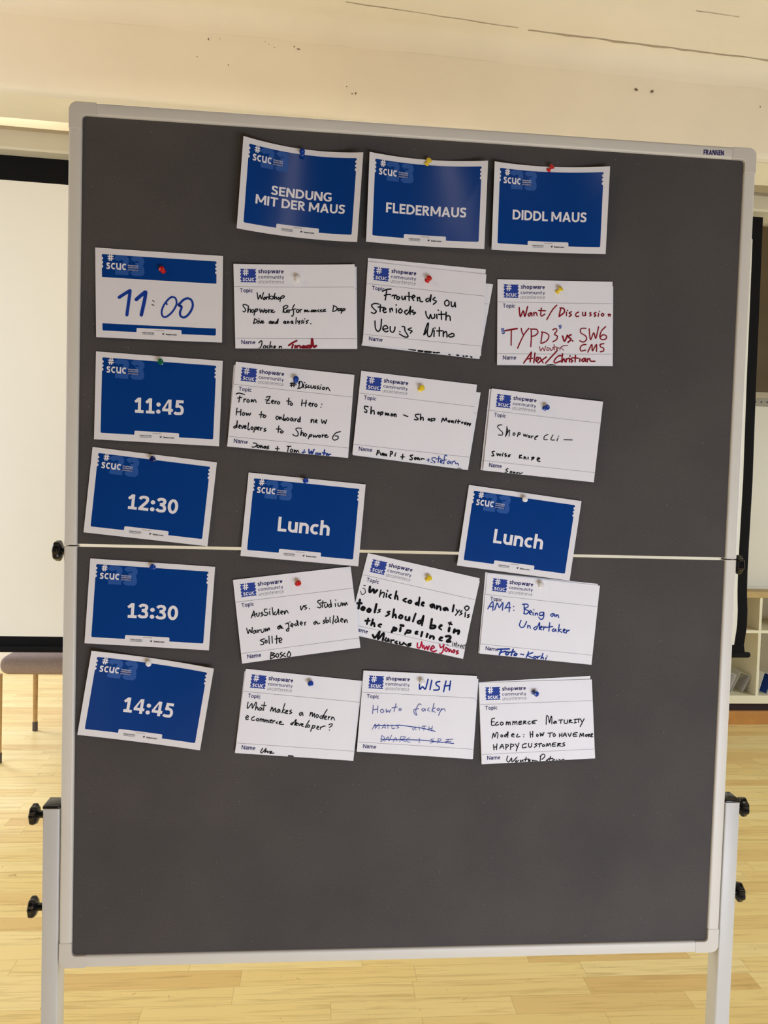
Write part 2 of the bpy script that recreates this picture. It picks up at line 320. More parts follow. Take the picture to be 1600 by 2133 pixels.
# a plain humanist sans drawn from strokes: every glyph is a list of pieces on a cap height of 1
def _arc(cx, cy, rx, ry, a0, a1, n=14):
    return [(cx + rx * math.cos(math.radians(a0 + (a1 - a0) * i / n)), cy + ry * math.sin(math.radians(a0 + (a1 - a0) * i / n))) for i in range(n + 1)]
def _smooth(pts, q=5):
    P = []; n = len(pts)
    for i in range(n - 1):
        p0, p1, p2, p3 = pts[max(0, i - 1)], pts[i], pts[i + 1], pts[min(n - 1, i + 2)]
        for k in range(q):
            t = k / q
            P.append(tuple(0.5 * (2 * p1[a] + (p2[a] - p0[a]) * t + (2 * p0[a] - 5 * p1[a] + 4 * p2[a] - p3[a]) * t * t + (3 * p1[a] - p0[a] - 3 * p2[a] + p3[a]) * t ** 3) for a in (0, 1)))
    return P + [pts[-1]]
def glyph(ch, w):
    h = w / 2; x = 0.74; L = lambda *p: ('l', list(p)); P = lambda *p: ('p', list(p)); C = lambda pts: ('l', pts)
    stem = lambda c, a=0.0, b=1.0: L((c, a), (c, b))
    dot = lambda cx, cy, r: ('p', _arc(cx, cy, r, r, 0, 340, 17))
    ell = lambda cx, cy, rx, ry: C(_arc(cx, cy, rx, ry, 0, 360, 28))
    arch = lambda l, r_: C([(l, 0.34)] + _arc((l + r_) / 2, x - h - (r_ - l) / 2 * 0.9, (r_ - l) / 2, (r_ - l) / 2 * 0.9, 180, 0, 12) + [(r_, 0)])
    G = {
     'I': (w, [stem(h)]), 'L': (.56, [stem(h), L((0, h), (.56, h))]),
     'E': (.58, [stem(h), L((0, h), (.58, h)), L((0, .51), (.52, .51)), L((0, 1 - h), (.58, 1 - h))]),
     'F': (.57, [stem(h), L((0, .47), (.51, .47)), L((0, 1 - h), (.57, 1 - h))]),
     'T': (.72, [stem(.36), L((0, 1 - h), (.72, 1 - h))]),
     'M': (.98, [stem(h), stem(.98 - h), P((0, 1), (w * 1.05, 1), (.49 + w * .45, .2), (.49 - w * .45, .2)), P((.98, 1), (.98 - w * 1.05, 1), (.49 - w * .45, .2), (.49 + w * .45, .2))]),
     'N': (.78, [stem(h), stem(.78 - h), P((0, 1), (w * 1.15, 1), (.78, 0), (.78 - w * 1.15, 0))]),
     'A': (.84, [P((0, 0), (w * 1.06, 0), (.42 + w * .5, 1), (.42 - w * .5, 1)), P((.84, 0), (.84 - w * 1.06, 0), (.42 - w * .5, 1), (.42 + w * .5, 1)), L((.2, .3), (.64, .3))]),
     'K': (.72, [stem(h), P((w * .8, .46), (w * .8 + .02, .62), (.46, 1), (.46 + w * 1.2, 1)), P((w * 1.3, .52), (w * 1.3 + w, .64), (.74, 0), (.74 - w * 1.2, 0))]),
     'U': (.74, [C([(h, 1)] + _arc(.37, .35, .37 - h, .36 - h, 180, 360) + [(.74 - h, 1)])]),
     'D': (.8, [stem(h), C([(h, 1 - h), (.3, 1 - h)] + _arc(.32, .5, .48 - h, .5 - h, 90, -90) + [(h, h)])]),
     'R': (.68, [stem(h), C([(h, 1 - h), (.28, 1 - h)] + _arc(.3, .715, .31 - h, .285 - h, 90, -90) + [(h, .43 + h)]), P((.2, .46), (.2 + w * 1.1, .46), (.69, 0), (.69 - w * 1.2, 0))]),
     'S': (.6, [C(_smooth([(.55, .8), (.45, .88), (.32, 1 - h), (.16, .87), (.02 + h, .735), (.17, .59), (.32, .51), (.47, .42), (.59 - h, .28), (.45, .13), (.29, h), (.14, .11), (.03, .21)]))]),
     'G': (.76, [C(_smooth([(.7, .8), (.58, .88), (.42, 1 - h), (.22, .86), (h, .62), (h, .38), (.22, .14), (.42, h), (.58, .11), (.66, .16)])), L((.76 - h, .1), (.76 - h, .5)), L((.44, .5 - h), (.76, .5 - h))]),
     '0': (.64, [ell(.32, .5, .32 - h, .5 - h)]),
     '1': (.6, [stem(.33), L((.06, h * .85), (.6, h * .85)), P((.33 - h, 1), (.33 + h, 1), (.33 + h, .82), (.1, .63), (0, .75))]),
     '2': (.62, [C(_smooth([(.05, .74), (.13, .86), (.3, 1 - h), (.48, .86), (.51, .7), (.45, .56), (.3, .38), (.1, .13)])), L((0, h), (.62, h)), P((0, 0), (0, h * 1.4), (.2, .3), (.3, .1))]),
     '3': (.6, [C(_smooth([(.05, .77), (.14, .87), (.28, 1 - h), (.44, .86), (.48, .73), (.41, .6), (.2, .535)])), C(_smooth([(.2, .535), (.42, .47), (.6 - h, .3), (.46, .14), (.27, h), (.12, .12), (.02, .22)]))]),
     '4': (.68, [stem(.48), L((0, .29), (.68, .29)), P((.48 - h * .2, 1), (.48 - h * 1.2, 1), (0, .36), (0, .22), (.1, .22))]),
     '5': (.6, [L((.1, 1 - h), (.57, 1 - h)), P((.1, 1), (.1 + w, 1), (.06 + w, .5), (.05, .5)), C(_smooth([(.1, .54), (.26, .6), (.44, .52), (.6 - h, .33), (.44, .13), (.25, h), (.1, .1), (.01, .17)]))]),
     ':': (.3, [dot(.15, .15, .14), dot(.15, .62, .14)]),
     'u': (.62, [C([(h, x)] + _arc(.31, .3, .31 - h, .31 - h, 180, 360) + [(.62 - h, x)]), stem(.62 - h, 0, x)]),
     'n': (.62, [stem(h, 0, x), arch(h, .62 - h)]), 'h': (.62, [stem(h, 0, 1.04), arch(h, .62 - h)]),
     'm': (.98, [stem(h, 0, x), arch(h, .49), arch(.49, .98 - h)]),
     'c': (.54, [C(_arc(.33, x / 2, .33 - h, x / 2 - h, 50, 310, 20))]),
     'o': (.64, [ell(.32, x / 2, .32 - h, x / 2 - h)]),
     's': (.46, [C(_smooth([(.42, .6), (.34, .655), (.24, x - h), (.12, .64), (h, .54), (.14, .44), (.25, .38), (.36, .31), (.45 - h, .2), (.34, .1), (.22, h), (.1, .09), (.02, .15)]))]),
     'p': (.64, [stem(h, -.27, x), ell(.33, x / 2, .31 - h, x / 2 - h)]), 'b': (.64, [stem(h, 0, 1.04), ell(.33, x / 2, .31 - h, x / 2 - h)]),
     'd': (.64, [stem(.64 - h, 0, 1.04), ell(.31, x / 2, .31 - h, x / 2 - h)]),
     'a': (.52, [C(_smooth([(.05, .6), (.15, .67), (.27, x - h), (.4, .66), (.52 - h, .5), (.52 - h, .3)])), stem(.52 - h, 0, .4), C(_smooth([(.52 - h, .42), (.26, .41), (h, .33), (h, .16), (.2, h * .9), (.34, .1), (.52 - h, .22)]))]),
     'e': (.58, [L((h, .4), (.58 - h * .6, .4)), C(_arc(.3, x / 2, .3 - h, x / 2 - h, 8, 312, 22))]),
     'r': (.42, [stem(h, 0, x), C(_smooth([(h, .42), (.17, .58), (.3, x - h), (.42, x - h)]))]),
     'w': (.9, [L((.05, x), (.25, .02)), L((.25, .02), (.45, x)), L((.45, x), (.65, .02)), L((.65, .02), (.85, x))]),
     'y': (.6, [L((.06, x), (.3, .04)), L((.54, x), (.2, -.27))]),
     'x': (.56, [L((.06, x), (.5, 0)), L((.5, x), (.06, 0))]),
     'i': (w, [stem(h, 0, x), dot(h, .93, h * 1.2)]), 'l': (w, [stem(h, 0, 1.04)]),
     't': (.4, [C([(.17, .96), (.17, .2)] + _arc(.17 + .12, .2, .12, .2 - h, 180, 290, 6)), L((0, x - h), (.39, x - h))]),
     'f': (.4, [C([(.16, 0), (.16, .8)] + _arc(.16 + .14, .84, .14, 1.02 - h - .84, 180, 80, 6)), L((0, x - h), (.37, x - h))]),
     ' ': (.26, []),
    }
    return G[ch]
_font_cache = {}
def text_shape(s, w=0.14, gap=None):
    """a word as a flat mesh scaled to the unit box: ink from (0,0) top left to (1,1) bottom right;
    the third number stacks the strokes of a letter so that none lie in the same plane"""
    key = (s, w)
    if key in _font_cache: return _font_cache[key]
    gap = 0.30 - w * 1.1 if gap is None else gap
    V, Fc, X = [], [], 0.0
    for ch in s:
        adv, pieces = glyph(ch, w)
        for layer, (kind, pts) in enumerate(pieces):
            n0 = len(V)
            if kind == 'p':
                V += [(p[0] + X, p[1], layer) for p in pts]
                Fc += [tuple(n0 + i for i in t) for t in tessellate_polygon([[Vector((p[0], p[1], 0)) for p in pts]])]
                continue
            closed = math.hypot(pts[0][0] - pts[-1][0], pts[0][1] - pts[-1][1]) < 1e-6
            n = len(pts)
            for i, p in enumerate(pts):
                a = pts[i - 1] if i else (pts[-2] if closed else None)
                b = pts[i + 1] if i < n - 1 else (pts[1] if closed else None)
                ds = []
                if a: ds.append((p[0] - a[0], p[1] - a[1]))
                if b: ds.append((b[0] - p[0], b[1] - p[1]))
                ds = [(d[0] / (math.hypot(*d) or 1), d[1] / (math.hypot(*d) or 1)) for d in ds]
                nx_, ny_ = -sum(d[1] for d in ds), sum(d[0] for d in ds); l = math.hypot(nx_, ny_) or 1
                nx_, ny_ = nx_ / l, ny_ / l
                k = 1 / max(0.5, abs(-ds[0][1] * nx_ + ds[0][0] * ny_)) * w / 2
                V += [(p[0] + X + nx_ * k, p[1] + ny_ * k, layer), (p[0] + X - nx_ * k, p[1] - ny_ * k, layer)]
                if i: j = n0 + 2 * i; Fc.append((j - 2, j - 1, j + 1, j))
        X += adv + (gap if ch != ' ' else 0.0)
    x0 = min(p[0] for p in V); x1 = max(p[0] for p in V); y0 = min(p[1] for p in V); y1 = max(p[1] for p in V)
    _font_cache[key] = ([((p[0] - x0) / (x1 - x0), (y1 - p[1]) / (y1 - y0), p[2]) for p in V], Fc)
    return _font_cache[key]

# ================================================================ the room
YB, YBACK = 1.6, 3.8            # front of the downstand beam, back wall of the recess
XL, XR = -3.6, 4.4
def line_z(pa, pb, Y, x):       # a nearly level edge through two photo points on the plane y = Y
    a, b = at(*pa, Y), at(*pb, Y); k = (x - a.x) / (b.x - a.x); return a.z + (b.z - a.z) * k
o = mk('floor', [(XL, -3.2, 0), (XR, -3.2, 0), (XR, YBACK, 0), (XL, YBACK, 0)], [(0, 1, 2, 3)], M['floor']); tag(o, kind='structure')
zL, zR = line_z((0, 180), (1590, 328), YB, XL), line_z((0, 180), (1590, 328), YB, XR)
cL, cR = line_z((0, 25), (1600, 186), YB, XL), line_z((0, 25), (1600, 186), YB, XR)

# beam front with a rounded foot, cove and ceiling: one section swept along x
def section(z0, z1):
    r = 0.018; pts = [(YB + 0.05, z0), (YB + r, z0)]
    for i in range(1, 5):
        a = math.pi / 2 * i / 4; pts.append((YB + r - r * math.sin(a), z0 + r - r * math.cos(a)))
    pts.append((YB, z1))
    return pts
NS = 60
def swept(fn, name, mt, jitter=0.0):
    v, f = [], []
    for i in range(NS + 1):
        k = i / NS; x = XL + (XR - XL) * k
        for p in fn(k): v.append((x, p[0] + random.uniform(-jitter, jitter), p[1] + random.uniform(-jitter, jitter)))
    n = len(fn(0))
    for i in range(NS):
        for j in range(n - 1): f.append((i * n + j, (i + 1) * n + j, (i + 1) * n + j + 1, i * n + j + 1))
    return v, f
lz = lambda a, b, k: a + (b - a) * k
v, f = swept(lambda k: section(lz(zL, zR, k), lz(cL, cR, k)), 'beam', None, 0.0012)
fm = [0] * len(f)
def chip(px, py, w, h, Y=YB, n=7):
    c = at(px, py, Y); s = Y - CAM.y; base = len(v)
    for i in range(n):
        a = 2 * math.pi * i / n; r = random.uniform(0.6, 1.1)
        v.append((c.x + w * s / F / 2 * r * math.cos(a), Y - 0.003, c.z + h * s / F / 2 * r * math.sin(a)))
    f.append(tuple(range(base, base + n))); fm.append(1)
for q in ((434, 82, 3, 6), (458, 82, 2, 2), (553, 88, 2, 2), (560, 93, 3, 2), (572, 100, 2, 3), (613, 98, 4, 3), (622, 103, 8, 3), (411, 119, 2, 3),
          (476, 136, 3, 3), (734, 196, 5, 3), (741, 195, 4, 6), (722, 181, 3, 2), (1325, 187, 10, 6), (1358, 191, 9, 7), (1583, 223, 3, 5)): chip(*q)
o = mk('wall_beam', v, f, [M['plaster'], M['chip']], smooth=False, fm=fm); tag(o, kind='structure'); autosmooth(o, 0.9)
YB2, ZREC = 1.865, 3.3          # back face of the beam, ceiling of the recess behind it
v, f = swept(lambda k: [(YB + 0.045, lz(zL, zR, k)), (YB2 - 0.01, lz(zL, zR, k)), (YB2, lz(zL, zR, k) + 0.01), (YB2, ZREC), (YBACK, ZREC)], 'soffit', None, 0.0015)
o = mk('ceiling_soffit', v, f, M['soffit']); tag(o, kind='structure')
def cove(k):
    z1 = lz(cL, cR, k); pts = [(YB + 0.004, z1 - 0.012)]
    R_ = 0.075
    for i in range(0, 9):
        a = math.pi / 2 * i / 8; pts.append((YB - R_ + R_ * math.cos(a), z1 + R_ * math.sin(a)))
    pts += [(YB - 0.7, z1 + R_ + 0.03), (0.0, z1 + R_ + 0.06)]
    return pts
v, f = swept(cove, 'ceiling', None)
fm = [0] * len(f)
# hairline cracks in the plaster of the ceiling
from mathutils.bvhtree import BVHTree
bvh = BVHTree.FromPolygons([Vector(p) for p in v], f)
def ceiling_pt(px, py):
    hit = bvh.ray_cast(CAM, ray(px, py).normalized())
    return hit[0] - ray(px, py).normalized() * 0.003
def crack(pts, w):
    P = [ceiling_pt(*p) for p in pts]; base = len(v); Q = [ceiling_pt(p[0], p[1] + w * random.uniform(0.5, 1.5)) for p in pts]
    for i, p in enumerate(P):
        v.append(tuple(p)); v.append(tuple(Q[i]))
    for i in range(len(P) - 1): f.append((base + 2 * i, base + 2 * i + 1, base + 2 * i + 3, base + 2 * i + 2)); fm.append(1)
crack([(1100 + 20 * i, 62 + 2.5 * i + random.uniform(-0.7, 0.7)) for i in range(27)], 3.0)
crack([(720 + 40 * i, 4 + 6.0 * i + random.uniform(-0.7, 0.7)) for i in range(10)], 1.2)
crack([(1450 + 15 * i, 22 + 2.2 * i + random.uniform(-0.5, 0.5)) for i in range(7)], 1.0)
o = mk('ceiling', v, f, [M['plaster'], M['crack']], fm=fm); tag(o, kind='structure'); autosmooth(o, 0.9)
o = mk('wall_back', [(XL, YBACK, 0), (XR, YBACK, 0), (XR, YBACK, 3.32), (XL, YBACK, 3.32)], [(0, 1, 2, 3)], M['plaster']); tag(o, kind='structure')
o = mk('wall_left', [(XL, 0.0, 0), (XL, YBACK, 0), (XL, YBACK, 3.4), (XL, 0.0, 3.4)], [(0, 1, 2, 3)], M['plaster']); tag(o, kind='structure')
o = mk('wall_right', [(XR, 0.0, 0), (XR, YBACK, 0), (XR, YBACK, 3.4), (XR, 0.0, 3.4)], [(3, 2, 1, 0)], M['plaster']); tag(o, kind='structure')

# ================================================================ the projection screen
YS = 2.0
root = empty('projection_screen', (at(700, 1340, YS).x, YS, at(700, 1340, YS).z))
tag(root, 'large pull-down white projection screen with black borders hanging behind the pinboard', 'projection screen')
XA = -2.75
def edge_x(y):                    # outer right edge of the black border, read down the photo
    K = [(443, 1590), (640, 1582), (780, 1576), (1000, 1568), (1140, 1560), (1230, 1555.5), (1270, 1553), (1300, 1549.5), (1323, 1545.5), (1341, 1543), (1350, 1544.5), (1361, 1547)]
    for (a, xa), (b, xb) in zip(K, K[1:]):
        if y <= b: return xa + (xb - xa) * (y - a) / (b - a)
    return K[-1][1]
def left_y(yr):
    K = [(443, 300), (500, 374), (780, 700), (1140, 1100), (1341, 1325), (1360, 1352)]
    for (p, a), (q, c) in zip(K, K[1:]):
        if yr <= q: return a + (c - a) * (yr - p) / (q - p)
rows = [(left_y(y), y) for y in [443, 500, 560, 640, 720, 780, 850, 920, 1000, 1070, 1140, 1190, 1230, 1250, 1270, 1285, 1300, 1312, 1323, 1333, 1341, 1346, 1350, 1355, 1360]]
NB = len(rows) - 5
cols = [0.0, 0.05, 0.25, 0.5, 0.7, 0.85, 0.93, 0.965]
V = []
for (yl, yr) in rows:
    rp = at(edge_x(yr), yr, YS); lp = at(0, yl, YS)
    slope = (rp.z - lp.z) / (rp.x - lp.x)
    bulge = max(0, (yr - 1200) / 160.0)
    bt = at(edge_x(yr) - 20, yr, YS).x
    xs = [XA, XA + 0.06] + [XA + 0.06 + (bt - XA - 0.06) * c for c in (0.2, 0.4, 0.6, 0.75, 0.85, 0.92, 0.97, 1.0)] + [rp.x]
    for i, x in enumerate(xs):
        c = max(0.0, (x - 1.2) / 0.7)
        V.append(Vector((x, YS + 0.0 - 0.05 * bulge * c * math.sin(min(1, bulge) * 2.6), lp.z + slope * (x - lp.x))))
nx = len(xs)
def patch(test):
    f = []
    for r in range(len(rows) - 1):
        for c in range(nx - 1):
            if test(r, c): f.append((r * nx + c, (r + 1) * nx + c, (r + 1) * nx + c + 1, r * nx + c + 1))
    return f
is_border = lambda r, c: r == 0 or r >= NB or c == 0 or c == nx - 2
def cloth(name, faces, mt):
    used = sorted({i for q in faces for i in q}); ix = {i: k for k, i in enumerate(used)}
    n = len(used); vv = [V[i] for i in used] + [V[i] + Vector((0, 0.0015, 0)) for i in used]
    ff = [tuple(ix[i] for i in q) for q in faces]
    ff += [tuple(ix[i] + n for i in reversed(q)) for q in faces]
    return autosmooth(mk(name, vv, ff, mt, root), 0.8)
cloth('screen_cloth', patch(lambda r, c: not is_border(r, c)), M['screen'])
cloth('black_border', patch(is_border), M['screen_black'])
b = MB(); a, c = at(0, 1352, YS - 0.012), at(1561, 1364, YS - 0.012)
d = (c - a); a2 = a + d * ((XA - a.x) / d.x)
b.lathe(a2, c - a2, [(0, 0.011), (0.004, 0.013), ((c - a2).length - 0.006, 0.013), ((c - a2).length, 0.010)], 16)
autosmooth(b.build('weight_bar', M['screen_black'], root), 0.6)
# cream housing box that the cloth rolls out of
b = MB()
za = lambda p, q, Y, x: line_z(p, q, Y, x)
x0, x1 = XA - 0.12, XR - 1.9
HY = 1.93
prof = []
for x in (x0, x1):
    zb_, zt_ = za((0, 308), (1590, 440), HY, x), za((0, 258), (1590, 399), HY, x)
    h = zt_ - zb_
    prof.append([Vector((x, HY + 0.006, zb_)), Vector((x, HY, zb_ + 0.008)), Vector((x, HY, zt_ - 0.02)), Vector((x, HY + 0.012, zt_)), Vector((x, HY + 0.14, zt_)), Vector((x, HY + 0.14, zb_)), Vector((x, HY + 0.075, zb_)), Vector((x, HY + 0.045, zb_ + 0.001))])
n = len(prof[0]); b.add(prof[0] + prof[1], [(i, (i + 1) % n, n + (i + 1) % n, n + i) for i in range(n)] + [tuple(range(n)), tuple(range(2 * n - 1, n - 1, -1))])
hous = b.build('housing', M['housing'], root)
for x in (x0 + 0.4, 0.0, x1 - 0.3):
    zt_ = za((0, 258), (1590, 399), HY, x); zs = ZREC
    MB().box((x - 0.02, HY + 0.05, zt_ - 0.001), (x + 0.02, HY + 0.1, zs + 0.002), 0.002).build('ceiling_bracket', M['housing'], root)

# ================================================================ stool behind the screen
fl = on_floor(73, 1522); X0, YR = fl.x, fl.y
YF = None
for i in range(400):                       # the front leg shares the rear leg's line of sight depth direction
    yy = YR - 0.002 * i
    if project(Vector((X0, yy, 0.2)))[0] < -1.5: YF = yy; break
YF = YF or YR - 0.34
root = empty('stool', (X0 + 0.19, (YF + YR) / 2, 0))
tag(root, 'low taupe upholstered stool with thin golden legs under the projection screen', 'stool')
bm = bmesh.new(); bmesh.ops.create_cube(bm, size=1)
zb_, zt_ = 0.398, 0.482
for vv in bm.verts: vv.co = Vector(((X0 + 0.0 + X0 + 0.44) / 2 + vv.co.x * 0.44, (YF + YR) / 2 + vv.co.y * (YR - YF + 0.05), (zb_ + zt_) / 2 + vv.co.z * (zt_ - zb_)))
bmesh.ops.bevel(bm, geom=bm.edges[:], offset=0.039, segments=6, affect='EDGES', profile=0.5)
mk('seat_cushion', [v.co.copy() for v in bm.verts], [tuple(v.index for v in fc.verts) for fc in bm.faces], M['seat'], root, smooth=True); bm.free()
for (x, y) in ((X0, YF), (X0, YR), (X0 + 0.38, YF), (X0 + 0.38, YR)):
    b = MB(); b.lathe((x, y, 0.03), (0, 0, 1), [(0, 0.0105), (0.372, 0.0125)], 16); lg = autosmooth(b.build('leg', M['leg'], root))
    b = MB(); b.lathe((x, y, 0.0), (0, 0, 1), [(0, 0.011), (0.003, 0.0125), (0.045, 0.0125), (0.047, 0.011)], 16); autosmooth(b.build('foot_cap', M['foot'], lg))

# ================================================================ shelf unit on the right
YH = on_floor(1560, 1509).y; DEP = 0.36
def zpx(py, px=1575, Y=None): return at(px, py, YH if Y is None else Y).z
def xpx(px, py, Y=None): return at(px, py, YH if Y is None else Y).x
xs0 = xpx(1400, 1300); xdiv = xpx(1583.5, 1312); pitch = 0.30
xd0 = xdiv - 0.335
xs0 = xd0; xs1 = xdiv + 0.335 * 2
z_pl0, z_pl1, z_b0, z_b1 = 0.0, zpx(1482), zpx(1466), zpx(1449)
z_m0, z_m1, z_t0, z_t1 = zpx(1319), zpx(1313), zpx(1245), zpx(1232)
root = empty('shelf_unit', ((xs0 + xs1) / 2, YH + DEP / 2, 0))
tag(root, 'low cream pigeonhole shelf with oak top against the recess wall', 'shelf')
t = 0.016
b = MB(); b.box((xs0 - t, YH + 0.03, 0), (xs1 + t, YH + DEP, z_b0), 0.0); b.build('base', M['shadow_gap'], root)
b = MB(); b.box((xs0 - t, YH, 0), (xs1 + t, YH + 0.029, z_pl1), 0.003); b.build('plinth_board', M['plinth'], root)
b = MB(); b.box((xs0 - t, YH, z_b0), (xs1 + t, YH + DEP, z_b1), 0.002); b.build('bottom_board', M['shelf'], root)
b = MB(); b.box((xs0 - t, YH, z_m0), (xs1 + t, YH + DEP - 0.011, z_m1), 0.001); b.build('shelf_board', M['shelf'], root)
b = MB(); b.box((xs0 - t - 0.005, YH - 0.01, z_t0), (xs1 + t + 0.005, YH + DEP + 0.005, z_t1), 0.002); b.build('top_board', M['shelf_top'], root)
b = MB(); b.box((xs0 - t, YH + DEP - 0.01, z_b1), (xs1 + t, YH + DEP, z_t0)); b.build('back_panel', M['shelf'], root)
for i, xx in enumerate((xd0 - t / 2, xdiv, xdiv + 0.335, xs1 + t / 2)):
    for (za_, zb_) in ((z_b1, z_m0), (z_m1, z_t0)):
        b = MB(); b.box((xx - t / 2, YH + 0.001, za_), (xx + t / 2, YH + DEP - 0.011, zb_), 0.001); b.build('divider', M['shelf'], root)

# folded leaflets lying in the pigeonholes: each a tent of two creased sheets
def leaflet(x, y, z, w, h, d, rot, mt, label, mats=None):
    th = 0.0012; rt = Matrix.Rotation(rot, 3, 'Z'); o0 = Vector((x, y, z))
    P = [(-w / 2, -d / 2, 0), (0.0, -d / 2 + 0.01, h), (w / 2, -d / 2, h * 0.86), (-w / 2, d / 2, 0), (0.0, d / 2, h), (w / 2, d / 2, h * 0.86), (w * 0.12, -d / 2 + 0.005, 0.002), (w * 0.12, d / 2, 0.002)]
    quads = [(0, 1, 4, 3), (1, 2, 5, 4), (2, 6, 7, 5)]
    vs, fs, fmm = [], [], []
    for qi, q in enumerate(quads):
        c = [Vector(P[i]) for i in q]; nn = (c[1] - c[0]).cross(c[3] - c[0]).normalized() * th
        b0 = len(vs); vs += [o0 + rt @ p for p in c] + [o0 + rt @ (p + nn) for p in c]
        for g in ((0, 1, 2, 3), (7, 6, 5, 4), (0, 4, 5, 1), (1, 5, 6, 2), (2, 6, 7, 3), (3, 7, 4, 0)):
            fs.append(tuple(b0 + i for i in g)); fmm.append(1 if (mats and qi == 2) else 0)
    o = mk('leaflet', vs, fs, [mt] + (mats or []), origin=o0, fm=fmm); tag(o, label, 'leaflet', 'leaflets in the pigeonholes'); return o
lx = xpx(1543, 1440)
leaflet(lx - 0.075, YH + 0.09, z_b1, 0.11, 0.125, 0.13, 0.15, M['leaflet'], 'white folded leaflet standing beside the pinboard frame, left one in its pigeonhole')
leaflet(lx + 0.045, YH + 0.12, z_b1, 0.10, 0.115, 0.13, -0.2, M['leaflet'], 'white folded leaflet leaning in the lower pigeonhole, right of another white one')
leaflet(xdiv + 0.06, YH + 0.09, z_b1, 0.09, 0.12, 0.12, 0.1, M['leaflet'], 'white and blue folded leaflet in the pigeonhole at the right picture edge', [M['leaflet_blue']])
o = MB().box((xdiv + 0.03, YH + 0.2, z_b1), (xdiv + 0.075, YH + 0.33, z_m0 - 0.03), 0.003).build('folder', M['folder'], origin=(xdiv + 0.05, YH + 0.26, z_b1))
tag(o, 'dark brown folder standing behind the blue and white leaflet', 'folder')

# white panel leaning on the shelf top
root = empty('white_panel', (xdiv, YH + 0.12, z_t1))
tag(root, 'cream white board standing on the shelf top at the right picture edge', 'board')
zt = at(1590, 846, YH + 0.1).z
b = MB().box((xs0 + 0.1, YH + 0.1, z_t1), (xs1, YH + 0.125, zt), 0.003); b.build('panel', M['panel'], root)
b = MB().box((xs0 + 0.1, YH + 0.09, zt), (xs1, YH + 0.13, at(1590, 830, YH + 0.1).z), 0.002)
for i in range(24):
    xx = xs0 + 0.12 + i * 0.035; zz = (zt + at(1590, 830, YH + 0.1).z) / 2
    b.lathe((xx, YH + 0.0895, zz), (0, 1, 0), [(0, 0.005), (0.001, 0.005)], 10, 1)
b.build('rail', [M['rail'], M['black']], root)
b = MB().box((xs0 + 0.1, YH + 0.085, z_t1), (xs1, YH + 0.0995, z_t1 + 0.016), 0.002); b.build('bottom_ledge', M['panel'], root)

# dark sheet added for the shade on the back wall above it
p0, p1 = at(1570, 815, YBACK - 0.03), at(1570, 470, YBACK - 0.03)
o = MB().box((p0.x - 0.5, YBACK - 0.03, p0.z), (p0.x + 1.2, YBACK - 0.002, p1.z), 0.004).build('shade_sheet', M['shade_sheet'], origin=(p0.x + 0.35, YBACK, (p0.z + p1.z) / 2))
tag(o, 'dark brown sheet added for shade on the back wall above the cream board, right picture edge', 'board')

# ================================================================ the pinboard
ZT, ZB_ = ZC + BH / 2, ZC - BH / 2
HG = at(833, 1150.5, 0).z                       # the hinge gap between the two halves
GAP = 0.0062
board = empty('pinboard', (0, 0.0, 0))
tag(board, 'tall folding charcoal felt pinboard in a grey metal frame on two posts', 'pinboard')
hw = BW / 2
def half(z0, z1, top):
    g = 'upper_felt' if top else 'lower_felt'
    fe = MB().box((-hw + BB - 0.003, 0, z0 + (0.0 if top else BB - 0.003)), (hw - BB + 0.003, 0.012, z1 - (BB - 0.003 if top else 0.0)), 0.0).build(g + '_panel', M['felt'], board)
    zc = 0.045
    rg = 0.0011
    za_, zb_ = (HG + rg, z1 - zc) if top else (z0 + zc, HG - rg)
    for s in (-1, 1):
        xa, xb = sorted((s * hw, s * (hw - BB)))
        b = MB().rail((xa, -0.005, za_), (xb, 0.02, zb_), 0.0042); autosmooth(b.build('side_rail', M['frame'], board), 0.9)
    ze0, ze1 = (z1 - BB, z1) if top else (z0, z0 + BB)
    b = MB().rail((-hw + zc, -0.005, ze0), (hw - zc, 0.02, ze1), 0.0042, 0); tr = autosmooth(b.build('top_rail' if top else 'bottom_rail', M['frame'], board), 0.9)
    # plastic corner pieces, rounded outside
    for s in (-1, 1):
        zo = z1 if top else z0; sg = -1 if top else 1
        r = 0.014; pts = []
        for i in range(7):
            a = math.pi / 2 * i / 6
            pts.append((hw - r + r * math.sin(a), r - r * math.cos(a)))       # outer round
        pts += [(hw, zc), (hw - BB, zc)]
        ri = 0.006
        for i in range(5):
            a = math.pi / 2 * i / 4
            pts.append((hw - BB - ri + ri * math.cos(a), BB + ri - ri * math.sin(a)))
        pts += [(hw - zc, BB), (hw - zc, 0.0)]
        pp = [(s * p[0], zo + sg * p[1]) for p in pts]
        b = MB().prism(pp, -0.0056, 0.0206); o_ = b.build('corner_piece', M['corner'], board)
        mod = o_.modifiers.new('bevel', 'BEVEL'); mod.width = 0.0015; mod.segments = 2; mod.limit_method = 'ANGLE'
    return tr
top_rail = half(HG + GAP / 2, ZT, True)
half(ZB_, HG - GAP / 2, False)
# hinges at the fold
for s in (-1, 1):
    b = MB().box((s * (hw - 0.012) - 0.006, 0.004, HG - 0.02), (s * (hw - 0.012) + 0.006, 0.0195, HG + 0.02), 0.001); b.build('hinge', M['shadow_gap'], board)
# printed maker's name on the top rail
tv, tf = text_shape('FRANKEN', 0.22)
a, b_ = at(1466, 311.5, -0.0052), at(1508, 322, -0.0052)
up = at(1466, 322, -0.0052)
vv = [(a.x + (b_.x - a.x) * p[0], -0.0053 - p[2] * 0.00003, a.z + (up.z - a.z) * p[1] + (at(1508, 313.5, -0.0052).z - a.z) * p[0]) for p in tv]
mk('maker_lettering', vv, tf, M['navy'], top_rail if False else board)

